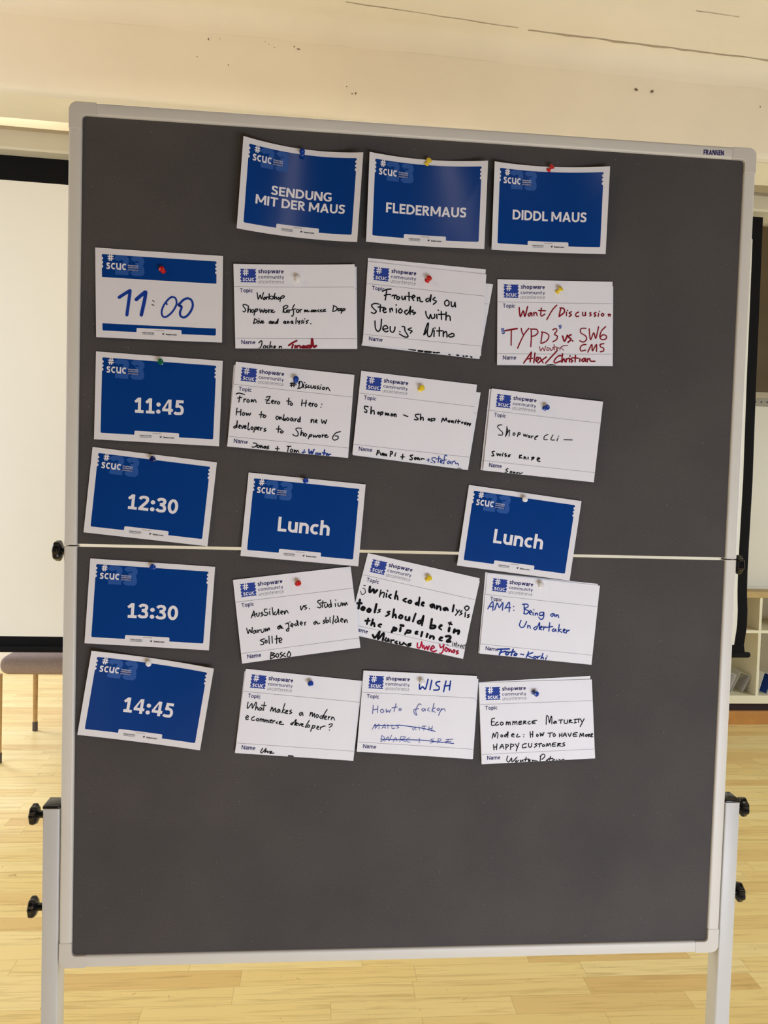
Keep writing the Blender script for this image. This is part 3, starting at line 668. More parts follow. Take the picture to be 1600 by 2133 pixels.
# posts, with feet standing on the floor
PW, PD = 0.028, 0.038
for s in (-1, 1):
    xi = s * (hw + 0.002)
    xa, xb = (xi - PW, xi) if s < 0 else (xi, xi + PW)
    ztop = at(104 if s < 0 else 1523, 1679 if s < 0 else 1666, -0.003).z
    b = MB().box((xa, -0.003, 0.05), (xb, PD - 0.003, ztop - 0.004), 0.0025); po = autosmooth(b.build('post', M['steel'], board), 0.9)
    b = MB().box((xa - 0.0006, -0.0036, ztop - 0.006), (xb + 0.0006, PD - 0.0024, ztop), 0.002); autosmooth(b.build('post_cap', M['black'], po), 0.9)
    for zz in (ZB_ + 0.06, ztop - 0.05): MB().box((min(s * hw, xi), 0.006, zz), (max(s * hw, xi), 0.014, zz + 0.015)).build('spacer', M['steel'], po)
    b = MB().box(((xa + xb) / 2 - 0.02, -0.25, 0.018), ((xa + xb) / 2 + 0.02, 0.27, 0.05), 0.004); ft = autosmooth(b.build('foot_bar', M['steel'], board), 0.9)
    for yy in (-0.23, 0.25):
        b = MB().lathe(((xa + xb) / 2, yy, 0.0), (0, 0, 1), [(0, 0.016), (0.004, 0.018), (0.018, 0.016)], 16); autosmooth(b.build('glide', M['black'], ft))

# star-shaped clamping knobs
def knob(px, py, s, xbase, y):
    c = at(px, py, y)
    L = abs(c.x - xbase) + 0.0055
    b = MB().lathe((xbase, y, c.z), (s, 0, 0), [(-0.002, 0.0065), (L - 0.0125, 0.0065), (L - 0.0115, 0.0075)], 20)
    b.lathe((xbase, y, c.z), (s, 0, 0), [(L - 0.013, 0.010), (L - 0.0105, 0.0155), (L - 0.008, 0.0172), (L - 0.002, 0.0168), (L, 0.0145), (L + 0.0008, 0.006)], 56, 0, 7, 0.06)
    autosmooth(b.build('knob', M['black'], board), 0.55)
xlp, xrp = -hw - 0.002 - PW, hw + 0.002 + PW
knob(121, 1147, -1, -hw, 0.008)
knob(1537, 1176, 1, hw, 0.008)
knob(72, 1696, -1, xlp, 0.014); knob(69, 1889, -1, xlp, 0.014)
knob(1547, 1680, 1, xrp, 0.014); knob(1539, 1857, 1, xrp, 0.014)

# ================================================================ cards
CWD, CHT = 210.0, 148.0           # A5 in millimetres
class Card:
    """a curved A5 sheet on the pinboard; u, v in millimetres from its top left corner.
    lifts: distance of the corners from the felt (mm), bow: extra lift of the side edges over the middle (top, bottom)"""
    def __init__(s, corners, lifts, bow=(0, 0), u0=0.5):
        s.l, s.bow, s.u0 = lifts, bow, u0
        s.c = []
        for i, p in enumerate(corners):
            d = s.depth(*((0, 0), (1, 0), (1, 1), (0, 1))[i])
            s.c.append(at(p[0], p[1], -d / 1000))
    def depth(s, u, v):
        l = s.l
        d = (l[0] * (1 - u) + l[1] * u) * (1 - v) + (l[3] * (1 - u) + l[2] * u) * v
        w = max(s.u0, 1 - s.u0)
        return d + (s.bow[0] * (1 - v) + s.bow[1] * v) * ((u - s.u0) / w) ** 2
    def S(s, u, v, off=0.0):
        u /= CWD; v /= CHT
        tl, tr, br, bl = s.c
        p = (tl * (1 - u) + tr * u) * (1 - v) + (bl * (1 - u) + br * u) * v
        return Vector((p.x, -(s.depth(u, v) + off) / 1000, p.z))
    def inv(s, px, py):
        u, v = CWD / 2, CHT / 2
        for _ in range(4):
            x, y = project(s.S(u, v)); xu, yu = project(s.S(u + 1, v)); xv, yv = project(s.S(u, v + 1))
            a, b, c, d = xu - x, xv - x, yu - y, yv - y; D = a * d - b * c
            ex, ey = px - x, py - y
            u += (d * ex - b * ey) / D; v += (a * ey - c * ex) / D
        return u, v

def flat_to_card(card, name, verts, faces, mt, parent, off, mats=None, fm=None, cuts=False):
    """a flat print (u, v in mm) laid on the curved sheet"""
    if cuts:
        bm = bmesh.new()
        vs = [bm.verts.new((p[0], p[1], 0)) for p in verts]
        for q in faces:
            try: bm.faces.new([vs[i] for i in q])
            except ValueError: pass
        for k in range(1, 24):
            bmesh.ops.bisect_plane(bm, geom=bm.verts[:] + bm.edges[:] + bm.faces[:], plane_co=(CWD * k / 24, 0, 0), plane_no=(1, 0, 0), dist=1e-4)
        bm.verts.index_update()
        verts = [(v.co.x, v.co.y) for v in bm.verts]; faces = [tuple(v.index for v in f.verts) for f in bm.faces]; bm.free()
    o = mk(name, [card.S(p[0], p[1], off + (p[2] if len(p) > 2 else 0)) for p in verts], faces, mats or mt, parent, fm=fm)
    me = o.data
    # prints face the viewer
    bm = bmesh.new(); bm.from_mesh(me)
    for f in bm.faces:
        f.normal_update()
        if f.normal.y > 0: f.normal_flip()
    bm.to_mesh(me); bm.free()
    if cuts:
        for p in me.polygons: p.use_smooth = True
    return o

def sheet(card, name, mt, thick=0.35):
    NU, NV = 24, 10; v, f = [], []
    for k in range(2):
        for j in range(NV + 1):
            for i in range(NU + 1): v.append(card.S(CWD * i / NU, CHT * j / NV, -thick * k))
    st = (NU + 1) * (NV + 1); ix = lambda i, j, k: k * st + j * (NU + 1) + i
    for j in range(NV):
        for i in range(NU):
            f.append((ix(i, j, 0), ix(i, j + 1, 0), ix(i + 1, j + 1, 0), ix(i + 1, j, 0)))
            f.append((ix(i, j, 1), ix(i + 1, j, 1), ix(i + 1, j + 1, 1), ix(i, j + 1, 1)))
    for i in range(NU):
        f.append((ix(i, 0, 0), ix(i + 1, 0, 0), ix(i + 1, 0, 1), ix(i, 0, 1))); f.append((ix(i, NV, 0), ix(i, NV, 1), ix(i + 1, NV, 1), ix(i + 1, NV, 0)))
    for j in range(NV):
        f.append((ix(0, j, 0), ix(0, j, 1), ix(0, j + 1, 1), ix(0, j + 1, 0))); f.append((ix(NU, j, 0), ix(NU, j + 1, 0), ix(NU, j + 1, 1), ix(NU, j, 1)))
    return autosmooth(mk(name, v, f, mt, origin=card.S(CWD / 2, CHT / 2)), 1.0)

class Print:
    """flat shapes in card millimetres"""
    def __init__(s): s.v, s.f, s.m = [], [], []
    def add(s, v, f, mi=0):
        n = len(s.v); s.v += list(v); s.f += [tuple(i + n for i in q) for q in f]; s.m += [mi] * len(f); return s
    def text(s, txt, u0, v0, u1, v1, bold=0.14, mi=0):
        tv, tf = text_shape(txt, bold)
        return s.add([(u0 + (u1 - u0) * p[0], v0 + (v1 - v0) * p[1], p[2] * 0.015) for p in tv], tf, mi)
    def rect(s, u0, v0, u1, v1, mi=0): return s.add([(u0, v0), (u1, v0), (u1, v1), (u0, v1)], [(0, 1, 2, 3)], mi)
    def poly(s, pts, mi=0):
        tri = tessellate_polygon([[Vector((p[0], p[1], 0)) for p in pts]])
        return s.add(pts, [tuple(t) for t in tri], mi)
    def hashmark(s, u0, v0, u1, v1, t, mi=0):
        w, h = u1 - u0, v1 - v0; sl = w * 0.06
        for k in (0.33, 0.67): s.add([(u0 + w * k - t / 2 + sl, v0), (u0 + w * k + t / 2 + sl, v0), (u0 + w * k + t / 2 - sl, v1), (u0 + w * k - t / 2 - sl, v1)], [(0, 1, 2, 3)], mi)
        for k in (0.34, 0.67):
            a, b = v0 + h * k - t / 2, v0 + h * k + t / 2
            s.add([(u0, a, 0.03), (u1, a, 0.03), (u1, b, 0.03), (u0, b, 0.03)], [(0, 1, 2, 3)], mi)
        return s
    def lay(s, card, name, mats, parent, off, cuts=False):
        mats = mats if isinstance(mats, list) else [mats]
        return flat_to_card(card, name, s.v, s.f, None, parent, off, mats, None if cuts else s.m, cuts)

# marker strokes traced on the card: 'x,y x,y ...;' in the pixels of an enlarged view of the photo
def ribbon(pts, w):
    """a smooth round-ended pen line through points (mm)"""
    if len(pts) == 1: pts = [pts[0], (pts[0][0] + 0.25 * w, pts[0][1] + 0.25 * w)]
    P = []
    n = len(pts)
    for i in range(n - 1):
        p0, p1, p2, p3 = pts[max(0, i - 1)], pts[i], pts[i + 1], pts[min(n - 1, i + 2)]
        q = 5 if n > 2 else 2
        for k in range(q):
            t = k / q
            P.append(tuple(0.5 * (2 * p1[a] + (p2[a] - p0[a]) * t + (2 * p0[a] - 5 * p1[a] + 4 * p2[a] - p3[a]) * t * t + (3 * p1[a] - p0[a] - 3 * p2[a] + p3[a]) * t ** 3) for a in (0, 1)))
    P.append(pts[-1])
    Q = [P[0]]
    for p in P[1:]:
        if math.hypot(p[0] - Q[-1][0], p[1] - Q[-1][1]) > 0.02: Q.append(p)
    P = Q
    if len(P) < 2: return [], []
    v, f = [], []; h = w / 2
    for i, p in enumerate(P):
        a, b = P[max(0, i - 1)], P[min(len(P) - 1, i + 1)]
        dx, dy = b[0] - a[0], b[1] - a[1]; L = math.hypot(dx, dy) or 1; nx_, ny_ = -dy / L * h, dx / L * h
        v += [(p[0] + nx_, p[1] + ny_), (p[0] - nx_, p[1] - ny_)]
        if i: k = 2 * i; f.append((k - 2, k - 1, k + 1, k))
    # round joins and ends so that sharp turns stay full
    for i in range(0, len(P)):
        a, b, c = P[max(0, i - 1)], P[i], P[min(len(P) - 1, i + 1)]
        end = i in (0, len(P) - 1)
        ang = abs((math.atan2(c[1] - b[1], c[0] - b[0]) - math.atan2(b[1] - a[1], b[0] - a[0]) + math.pi) % (2 * math.pi) - math.pi) if not end else 9
        if ang > 0.5:
            n0 = len(v); v += [(b[0] + h * math.cos(t * math.pi / 4), b[1] + h * math.sin(t * math.pi / 4)) for t in range(8)]
            f.append(tuple(range(n0, n0 + 8)))
    return v, f
def handwriting(card, view, groups, parent):
    ox, oy, s = view
    for (mt, txt) in groups:
        pr, nm = Print(), Print(); lay = 0
        for chunk in txt.split('|'):
            chunk = chunk.strip()
            if not chunk: continue
            wpx, strokes = chunk.split(':', 1)
            for st in strokes.split(';'):
                pts = [tuple(float(q) for q in t.split(',')) for t in st.split()]
                if not pts: continue
                mm = [card.inv(ox + x / s, oy + y / s) for x, y in pts]
                v, f = ribbon(mm, float(wpx) / s * MMPX)
                lay += 1; v = [(p[0], p[1], 0.012 * (lay % 9)) for p in v]
                (nm if mm[0][1] > 129 or (mm[0][1] > 122 and mm[-1][1] > 133) else pr).add(v, f)
        # ink ends at the edge of the sheet
        for part, nme in ((pr, 'handwriting'), (nm, 'name_handwriting')):
            part.v = [(min(CWD - 0.3, max(0.3, p[0])), min(CHT - 0.3, max(0.3, p[1])), p[2]) for p in part.v]
            if part.v: part.lay(card, nme, M[mt], parent, 0.5)
MMPX = 0.845                        # millimetres on the pinboard per photo pixel

def panel_outline(v0, v1, notches, tab):
    u0, u1 = 10.5, 199.5; r = 2.2; pts = []
    arc = lambda cx, cy, a0, a1, n=5: [(cx + r * math.cos(a0 + (a1 - a0) * i / n), cy + r * math.sin(a0 + (a1 - a0) * i / n)) for i in range(n + 1)]
    top, bot = notches, tab
    pts += arc(u0 + r, v0 + r, math.pi, 1.5 * math.pi) if top else [(u0, v0)]
    pts += arc(u1 - r, v0 + r, 1.5 * math.pi, 2 * math.pi) if top else [(u1, v0)]
    if notches:
        for c in (v0 + 6, v0 + 12.6, v0 + 19.2):
            pts += [(u1 - 2.3 * math.sin(math.pi * i / 8) ** 0.8, c - 2.5 * math.cos(math.pi * i / 8)) for i in range(9)]
    pts += arc(u1 - r, v1 - r, 0, 0.5 * math.pi) if bot else [(u1, v1)]
    if tab:
        tv = v1 - 7.0
        pts += [(141.5, v1)] + [(139.5 + 2 * math.cos(a), tv + 2 - 2 * math.sin(a)) for a in (0.0, 0.5, 1.0, 1.57)] + [(68.5 - 2 * math.cos(a), tv + 2 - 2 * math.sin(a)) for a in (1.57, 1.0, 0.5, 0.0)] + [(66.5, v1)]
    pts += arc(u0 + r, v1 - r, 0.5 * math.pi, math.pi) if bot else [(u0, v1)]
    if notches:
        for c in (v0 + 20.2, v0 + 13.6, v0 + 7):
            pts += [(u0 + 2.3 * math.sin(math.pi * i / 8) ** 0.8, c + 2.5 * math.cos(math.pi * i / 8)) for i in range(9)]
    return pts

def blue_card(corners, lifts, bow, heading, label, group, written=None):
    c = Card(corners, lifts, bow)
    o = sheet(c, 'blue_session_card' if written is None else 'blue_bordered_card', M['paper'])
    tag(o, label, 'card', group)
    if written is None:
        Print().poly(panel_outline(9.2, 136.5, True, True)).lay(c, 'printed_panel', M['blue'], o, 0.12, True)
    else:
        Print().poly(panel_outline(10, 48, True, False)).lay(c, 'printed_panel', M['blue'], o, 0.12, True)
        Print().poly(panel_outline(124.5, 136.5, False, True)).lay(c, 'printed_panel', M['blue'], o, 0.12, True)
    Print().text('2', 30, 10, 54.5, 42.5, 0.25).text('3', 56.5, 10, 80, 43, 0.25).lay(c, 'watermark_number', M['blue_light'], o, 0.24)
    Print().hashmark(20.2, 9.4, 29.5, 20.6, 1.9).text('scuc', 17.6, 23.4, 50.2, 34.4, 0.17).lay(c, 'logo_lettering', M['white_ink'], o, 0.42)
    Print().text('shopware', 53, 24.8, 70, 27.9, 0.13).text('community', 53, 28.2, 70, 31.4, 0.12).text('unconference', 53, 31.9, 70, 34.4, 0.1).lay(c, 'tagline', M['white_ink'], o, 0.42)
    Print().text('maxcluster', 75.5, 135.2, 96, 138.2, 0.16, 0).rect(75.5, 139.4, 96, 139.9, 0).text('basecom', 115.5, 136.6, 133.5, 139.4, 0.22, 0).text('sponsored by', 97, 131.2, 112, 133.2, 0.12, 0) \
        .poly([(109, 136.2), (110.2, 137.6), (111, 136.4), (112.6, 136.0), (112.2, 138.6), (110.4, 139.4), (109.3, 138.4)]).lay(c, 'sponsor_lettering', M['dark_ink'], o, 0.42)
    pr = Print()
    for h in heading: pr.text(*h)
    if heading: pr.lay(c, 'heading', M['white_ink'], o, 0.42)
    if written: handwriting(c, written[0], written[1], o)
    return c, o

TICKET = None
def topic_print(c, o, printed=True):
    Print().rect(0.5, 39.2, 209.5, 39.75).lay(c, 'rule_line', M['rule'], o, 0.15, True)
    Print().rect(0.5, 130.0, 209.5, 130.5).lay(c, 'rule_line', M['rule'], o, 0.15, True)
    if not printed: return
    L, Rr, top, bot = 11.0, 38.6, 8.6, 31.8; pts = []
    pts += [(L, top), (Rr, top)]
    n = 4; st = (bot - top) / n
    for i in range(n): pts += [(Rr - 0.3, top + st * (i + 0.2)), (Rr - 2.3, top + st * (i + 0.5)), (Rr - 0.3, top + st * (i + 0.85))]
    pts += [(Rr, bot), (L, bot)]
    for i in reversed(range(n)): pts += [(L + 0.3, top + st * (i + 0.85)), (L + 2.3, top + st * (i + 0.5)), (L + 0.3, top + st * (i + 0.2))]
    Print().poly(pts).lay(c, 'ticket_logo', M['ticket'], o, 0.15)
    Print().hashmark(15.6, 8.2, 25.4, 20.2, 1.7).text('scuc', 15.0, 24.0, 34.8, 30.0, 0.17).lay(c, 'logo_lettering', M['white_ink'], o, 0.32)
    Print().text('shopware', 42, 8.2, 86.3, 17.6, 0.185, 0).text('community', 42, 19.2, 86.3, 26.6, 0.135, 0).text('unconference', 42, 26.9, 86.3, 33.4, 0.085, 1) \
        .lay(c, 'wordmark', [M['navy'], M['grey_ink']], o, 0.3)
    Print().text('Topic', 10, 42.4, 32, 51.4, 0.165).lay(c, 'topic_lettering', M['navy'], o, 0.3)
    Print().text('Name', 10.4, 133.4, 34.6, 140.6, 0.165).lay(c, 'name_lettering', M['navy'], o, 0.3)
def topic_card(corners, lifts, bow, label, view=None, ink=(), back=False, group='white topic cards'):
    c = Card(corners, lifts, bow)
    o = sheet(c, 'topic_card', M['paper2']); tag(o, label, 'card', group)
    topic_print(c, o, not back)
    if ink: handwriting(c, view, ink, o)
    return c, o

def crop(ox, oy, s): return lambda *P: [(ox + x / s, oy + y / s) for x, y in P]

PINP = [(0.0, 0.0036), (0.0006, 0.0042), (0.0014, 0.0042), (0.0024, 0.0026), (0.0052, 0.0022), (0.0076, 0.0030), (0.0086, 0.0046), (0.0098, 0.0050), (0.0108, 0.0046), (0.0114, 0.0030), (0.0116, 0.0012)]
def pin(card, px, py, color, label, tilt=(0.0, 0.0)):
    """tilt: how far the head leans right / up over the pin's length (mm)"""
    ax = Vector((tilt[0], -11.0, tilt[1])).normalized()
    y0 = -(card.depth(0.5, 0.1) + 3) / 1000
    u, v = 100, 10
    head = at(px, py, y0 - 0.010)
    for _ in range(3):
        b = head - ax * 0.0105
        # on the sheet below
        uu, vv = card.inv(*project(b))
        yb = card.S(uu, vv, 0.5).y
        head = at(px, py, yb + ax.y * 0.0105)
    b = head - ax * 0.0105; b.y = card.S(*card.inv(*project(b)), 0.6).y
    o = MB().lathe(b, ax, PINP, 24).build('push_pin', M['pin_' + color], origin=b); autosmooth(o, 0.8)
    tag(o, label, 'push pin', 'push pins on the pinboard')
    MB().lathe(b + ax * 0.0005, -ax, [(0, 0.0006), (abs(b.y) + 0.004, 0.0005), (abs(b.y) + 0.006, 0.0001)], 8).build('needle', M['needle'], o)
    return o

# ---------------------------------------------------------------- blue cards
HG_ = 'blue header cards along the top'; TG_ = 'blue time cards down the left side'; LG_ = 'blue lunch cards'
c1, _ = blue_card([(507.2, 283.1), (756.9, 317.4), (744.0, 504.0), (493.1, 475.3)], (3, 3, 9, 9), (20, 13),
    [('SENDUNG', 53, 68.2, 160, 83.4, 0.19), ('MIT DER MAUS', 28, 87.2, 185, 102.6, 0.19)], 'leftmost blue header card of the top row, two lines of white capitals', HG_)
c2, _ = blue_card([(770.1, 316.2), (1016.9, 334.6), (1009.0, 518.4), (762.6, 503.2)], (3, 3, 8, 8), (15, 6),
    [('FLEDERMAUS', 33, 79.0, 176, 96.0, 0.19)], 'middle blue header card of the top row, pinned by a yellow pin', HG_)
c3, _ = blue_card([(1030.7, 336.1), (1271.1, 346.3), (1261.7, 529.1), (1024.0, 520.0)], (3, 3, 7, 7), (13, 4),
    [('DIDDL MAUS', 37, 77.5, 173, 94.5, 0.19)], 'rightmost blue header card of the top row, pinned by a leaning red pin', HG_)
W4 = (190, 500, 5.517)
c4, _ = blue_card([(198.2, 515.4), (464.6, 533.2), (462.4, 713.5), (200.3, 702.1)], (2, 2, 5, 5), (1, 2), [], 'white and blue time card hand-lettered 11:00 in blue marker', TG_,
    (W4, [('ink_blue', '34: 322,660 380,622 442,585; 448,582 440,650 425,760 411,862 | 38: 518,686 570,640 622,598; 628,600 615,690 595,780 577,862 | 20: 930,655 895,675 845,735 815,800 812,850 830,882 862,884 915,845 955,795 980,740 978,690 960,662 925,652; 870,740 862,722 | 24: 1005,748 1040,768 1022,830 1030,875 1068,890 1110,865 1150,810 1168,755 1160,705 1135,678 1100,672 1060,690 1025,725 1003,748 1035,765'),
          ('ink_black', '9: 705,695 725,708; 698,742 722,752')]))
c5, _ = blue_card([(200.0, 731.8), (464.1, 751.7), (456.3, 929.7), (195.9, 914.9)], (2, 2, 6, 6), (1, 1),
    [('11:45', 65, 72.8, 148, 98.8, 0.19)], 'blue time card with the white print 11:45', TG_)
c6, _ = blue_card([(192.8, 930.9), (451.9, 963.1), (432.2, 1137.9), (174.0, 1108.8)], (2, 2, 6, 6), (1, 1),
    [('12:30', 67.5, 73.0, 153, 99.0, 0.19)], 'blue time card with the white print 12:30', TG_)
c7, _ = blue_card([(188.1, 1163.1), (448.2, 1180.8), (435.2, 1354.8), (176.0, 1340.0)], (2, 2, 6, 6), (1, 1),
    [('13:30', 67, 73.0, 153, 99.0, 0.19)], 'blue time card with the white print 13:30', TG_)
c8, _ = blue_card([(190.6, 1355.9), (445.6, 1392.8), (416.6, 1563.1), (161.0, 1530.6)], (3, 3, 7, 7), (10, 3),
    [('14:45', 67, 73.0, 153, 99.0, 0.19)], 'blue time card with the white print 14:45, lowest in its column', TG_)
c9, _ = blue_card([(518.0, 984.1), (761.8, 1009.1), (746.4, 1179.8), (500.9, 1157.9)], (2.5, 2.5, 11, 9), (1, 1),
    [('Lunch', 60.5, 71.5, 153, 98.6, 0.19)], 'blue card reading Lunch under the zero to hero card, nearer the time cards', LG_)
c10, _ = blue_card([(977.0, 1010.0), (1211.5, 1043.8), (1186.5, 1209.5), (952.0, 1178.0)], (2.5, 2.5, 10, 10), (1, 1),
    [('Lunch', 59, 71.5, 151, 98.6, 0.19)], 'right-hand blue card reading Lunch, pinned by a white pin', LG_)

# ---------------------------------------------------------------- white topic cards, each with the cards stacked behind it
v = (475, 535, 5.517); q = crop(*v)
topic_card(q((66, 112), (1478, 114), (1486, 1052), (90, 1046)), (1, 1, 3.4, 3.4), (1, 1), 'white card mostly hidden behind the workshop topic card', back=True)
t1, _ = topic_card(q((62, 80), (1455, 85), (1482, 1058), (85, 1052)), (2.5, 3, 6, 6), (4, 1), 'white topic card handwritten Workshop, beside the 11:00 card', v, [('ink_black',
 '12: 335,412 348,488 370,440 385,485 408,412; 415,470 405,485 415,492 432,480 425,465 415,470; 440,462 442,490; 442,475 455,462 465,465; 475,425 470,490; 498,450 474,470 500,488; 525,452 512,458 522,472 510,488; 540,420 533,488 540,470 555,462 556,488; 580,468 568,480 578,490 592,478 580,466; 605,465 598,515; 605,470 625,450 648,452 640,470 608,482;'
 '225,560 190,548 172,560 195,595 205,615 185,635 172,625; 235,565 228,640 240,605 258,605 258,640; 285,605 268,625 285,640 300,620 285,605; 315,600 300,672; 315,610 335,598 342,612 312,635; 365,600 375,640 390,610 405,640 420,600; 435,612 425,630 440,642 452,622 435,612; 465,605 468,642 470,620 485,608; 500,610 495,640; 505,620 520,612 505,625 515,640 540,632;'
 '640,575 632,640; 632,580 665,560 690,570 665,595 640,605 650,640 680,630; 672,622 690,612 672,635 695,635; 700,610 702,642 705,622 720,612; 765,550 745,590 755,640 745,682 730,678; 728,612 775,600; 795,605 785,630 805,640 815,615 795,605; 828,605 828,640 832,615 850,605; 880,610 882,635 895,612 898,632 915,612 918,634 935,625; 965,612 952,630 970,632 978,612 980,634; 992,612 994,634 1008,612 1015,634; 1045,608 1030,622 1050,634; 1060,622 1080,610 1062,615 1070,634 1090,628; 1098,620 1120,605 1098,612 1105,632 1125,625;'
 '1215,560 1205,625; 1210,562 1250,580 1245,615 1205,630; 1260,610 1280,595 1262,602 1268,622 1285,615; 1290,610 1308,595 1292,600 1298,620 1312,612; 1325,595 1300,650; 1325,600 1345,598 1340,615 1318,622;'
 '308,710 295,765; 305,712 335,730 325,755 295,768; 350,735 345,768; 355,712; 362,735 372,765 388,735; 388,755 408,738 392,745 395,765 415,755; 490,738 472,755 485,768 500,745 502,768; 510,745 512,768 525,745 532,768; 560,745 545,760 555,768 570,735 578,715 570,768;'
 '650,740 638,758 655,765 660,742 665,768; 680,742 682,765 695,742 702,765; 735,738 722,755 738,765 742,740 748,768; 785,700 780,768; 800,735 808,755 825,735; 828,735 815,775; 858,730 845,742 858,755 842,765; 872,735 870,765; 880,712; 925,730 898,742 915,755 900,768; 950,768;'
 '355,990 385,965 390,1000 370,1050 355,1050; 418,1020 405,1045 425,1052 435,1025 418,1020; 462,1022 445,1040 465,1052; 490,975 478,1052 490,1030 505,1025 505,1050; 525,1045 548,1035 535,1025 525,1045 540,1052; 590,1030 588,1050 595,1035 612,1030 615,1050'),
 ('ink_red', '20: 698,1020 740,990 790,965; 748,1010 735,1050; 775,1022 770,1048; 795,1025 793,1048; 796,1030 815,1022 830,1028 832,1048; 870,1022 850,1040 868,1050 885,1028 890,1050 | 24: 945,1022 912,1025 905,1045 935,1050 958,1030 965,945; 968,945 985,1035 1015,1022')])

v = (745, 530, 5.517); q = crop(*v)
topic_card(q((200, 180), (1557, 343), (1400, 1203), (45, 1046)), (1, 1.4, 3.6, 3.6), (0, 0), 'tilted white card at the back of the red-pinned stack, right corner sticking out', v,
 [('ink_black', '26: 590,1085 660,1098; 700,1108 745,1112; 775,1118 840,1122 | 18: 870,1125 890,1132; 905,1132 940,1128; 1050,1150 1062,1162; 1140,1158 1160,1162; 1215,1168 1222,1182; 1245,1172 1262,1170; 1300,1178 1312,1182')], back=True)
topic_card(q((120, 40), (1473, 172), (1412, 1150), (62, 1010)), (1.6, 2, 4.4, 4.4), (0, 0), 'white card peeking out above the three-line black topic card with the red pin', back=True)
t2, _ = topic_card(q((118, 80), (1480, 228), (1417, 1168), (58, 1030)), (3, 3, 8, 7), (1, 1), 'white topic card with three large black handwritten lines and an empty name line', v, [('ink_black',
 '15: 285,425 330,405 385,398; 335,412 328,460 318,525; 308,472 345,462 380,462; 395,480 412,468 425,478 422,510; 424,482 440,468 450,482; 465,485 448,505 465,520 485,500 468,485; 510,480 512,515 535,512 548,480 550,520; 590,435 592,530; 565,482 625,488; 625,505 660,485 640,470 628,500 645,532; 685,495 690,535; 692,505 712,495 720,540 748,542; 815,505 785,520 795,545 825,525 845,465 835,545; 890,495 865,520 905,540 870,575;'
 '1030,525 1000,550 1012,590 1045,585 1050,545 1025,525; 1075,545 1080,598 1110,590 1118,550 1125,605;'
 '245,572 195,565 160,590 190,630 215,655 190,680 158,668; 262,580 258,660; 235,605 310,612; 290,645 325,630 308,615 292,640 305,668 330,662; 370,625 375,665; 372,640 395,620 402,650; 445,625 447,670; 442,580; 490,625 470,655 490,675 512,650 492,625; 570,640 540,660 560,690 590,660 608,598 602,690; 640,640 615,660 665,670 640,690;'
 '783,655 790,700 820,740 838,690 852,735 885,725 885,690; 910,690 912,738; 925,640; 962,655 965,748; 930,690 1005,688; 1018,665 1015,755; 1018,715 1045,705 1062,720 1065,760;'
 '200,765 205,850 235,885 265,850 275,745; 292,860 345,850 330,820 298,830 292,865 325,890 350,880; 375,830 378,880 405,895 425,870 430,835; 485,887; 510,830 540,835 545,880 580,940 545,950 480,915; 615,845 580,865 625,880 605,905;'
 '760,925 800,805 815,800 800,900 815,945 845,930 870,850; 770,920 805,860; 880,875 878,945; 888,845; 940,840 938,940; 910,880 975,878; 985,885 985,945 990,905 1020,890 1028,950; 1085,910 1045,930 1060,950 1105,940 1105,915 1080,908')])

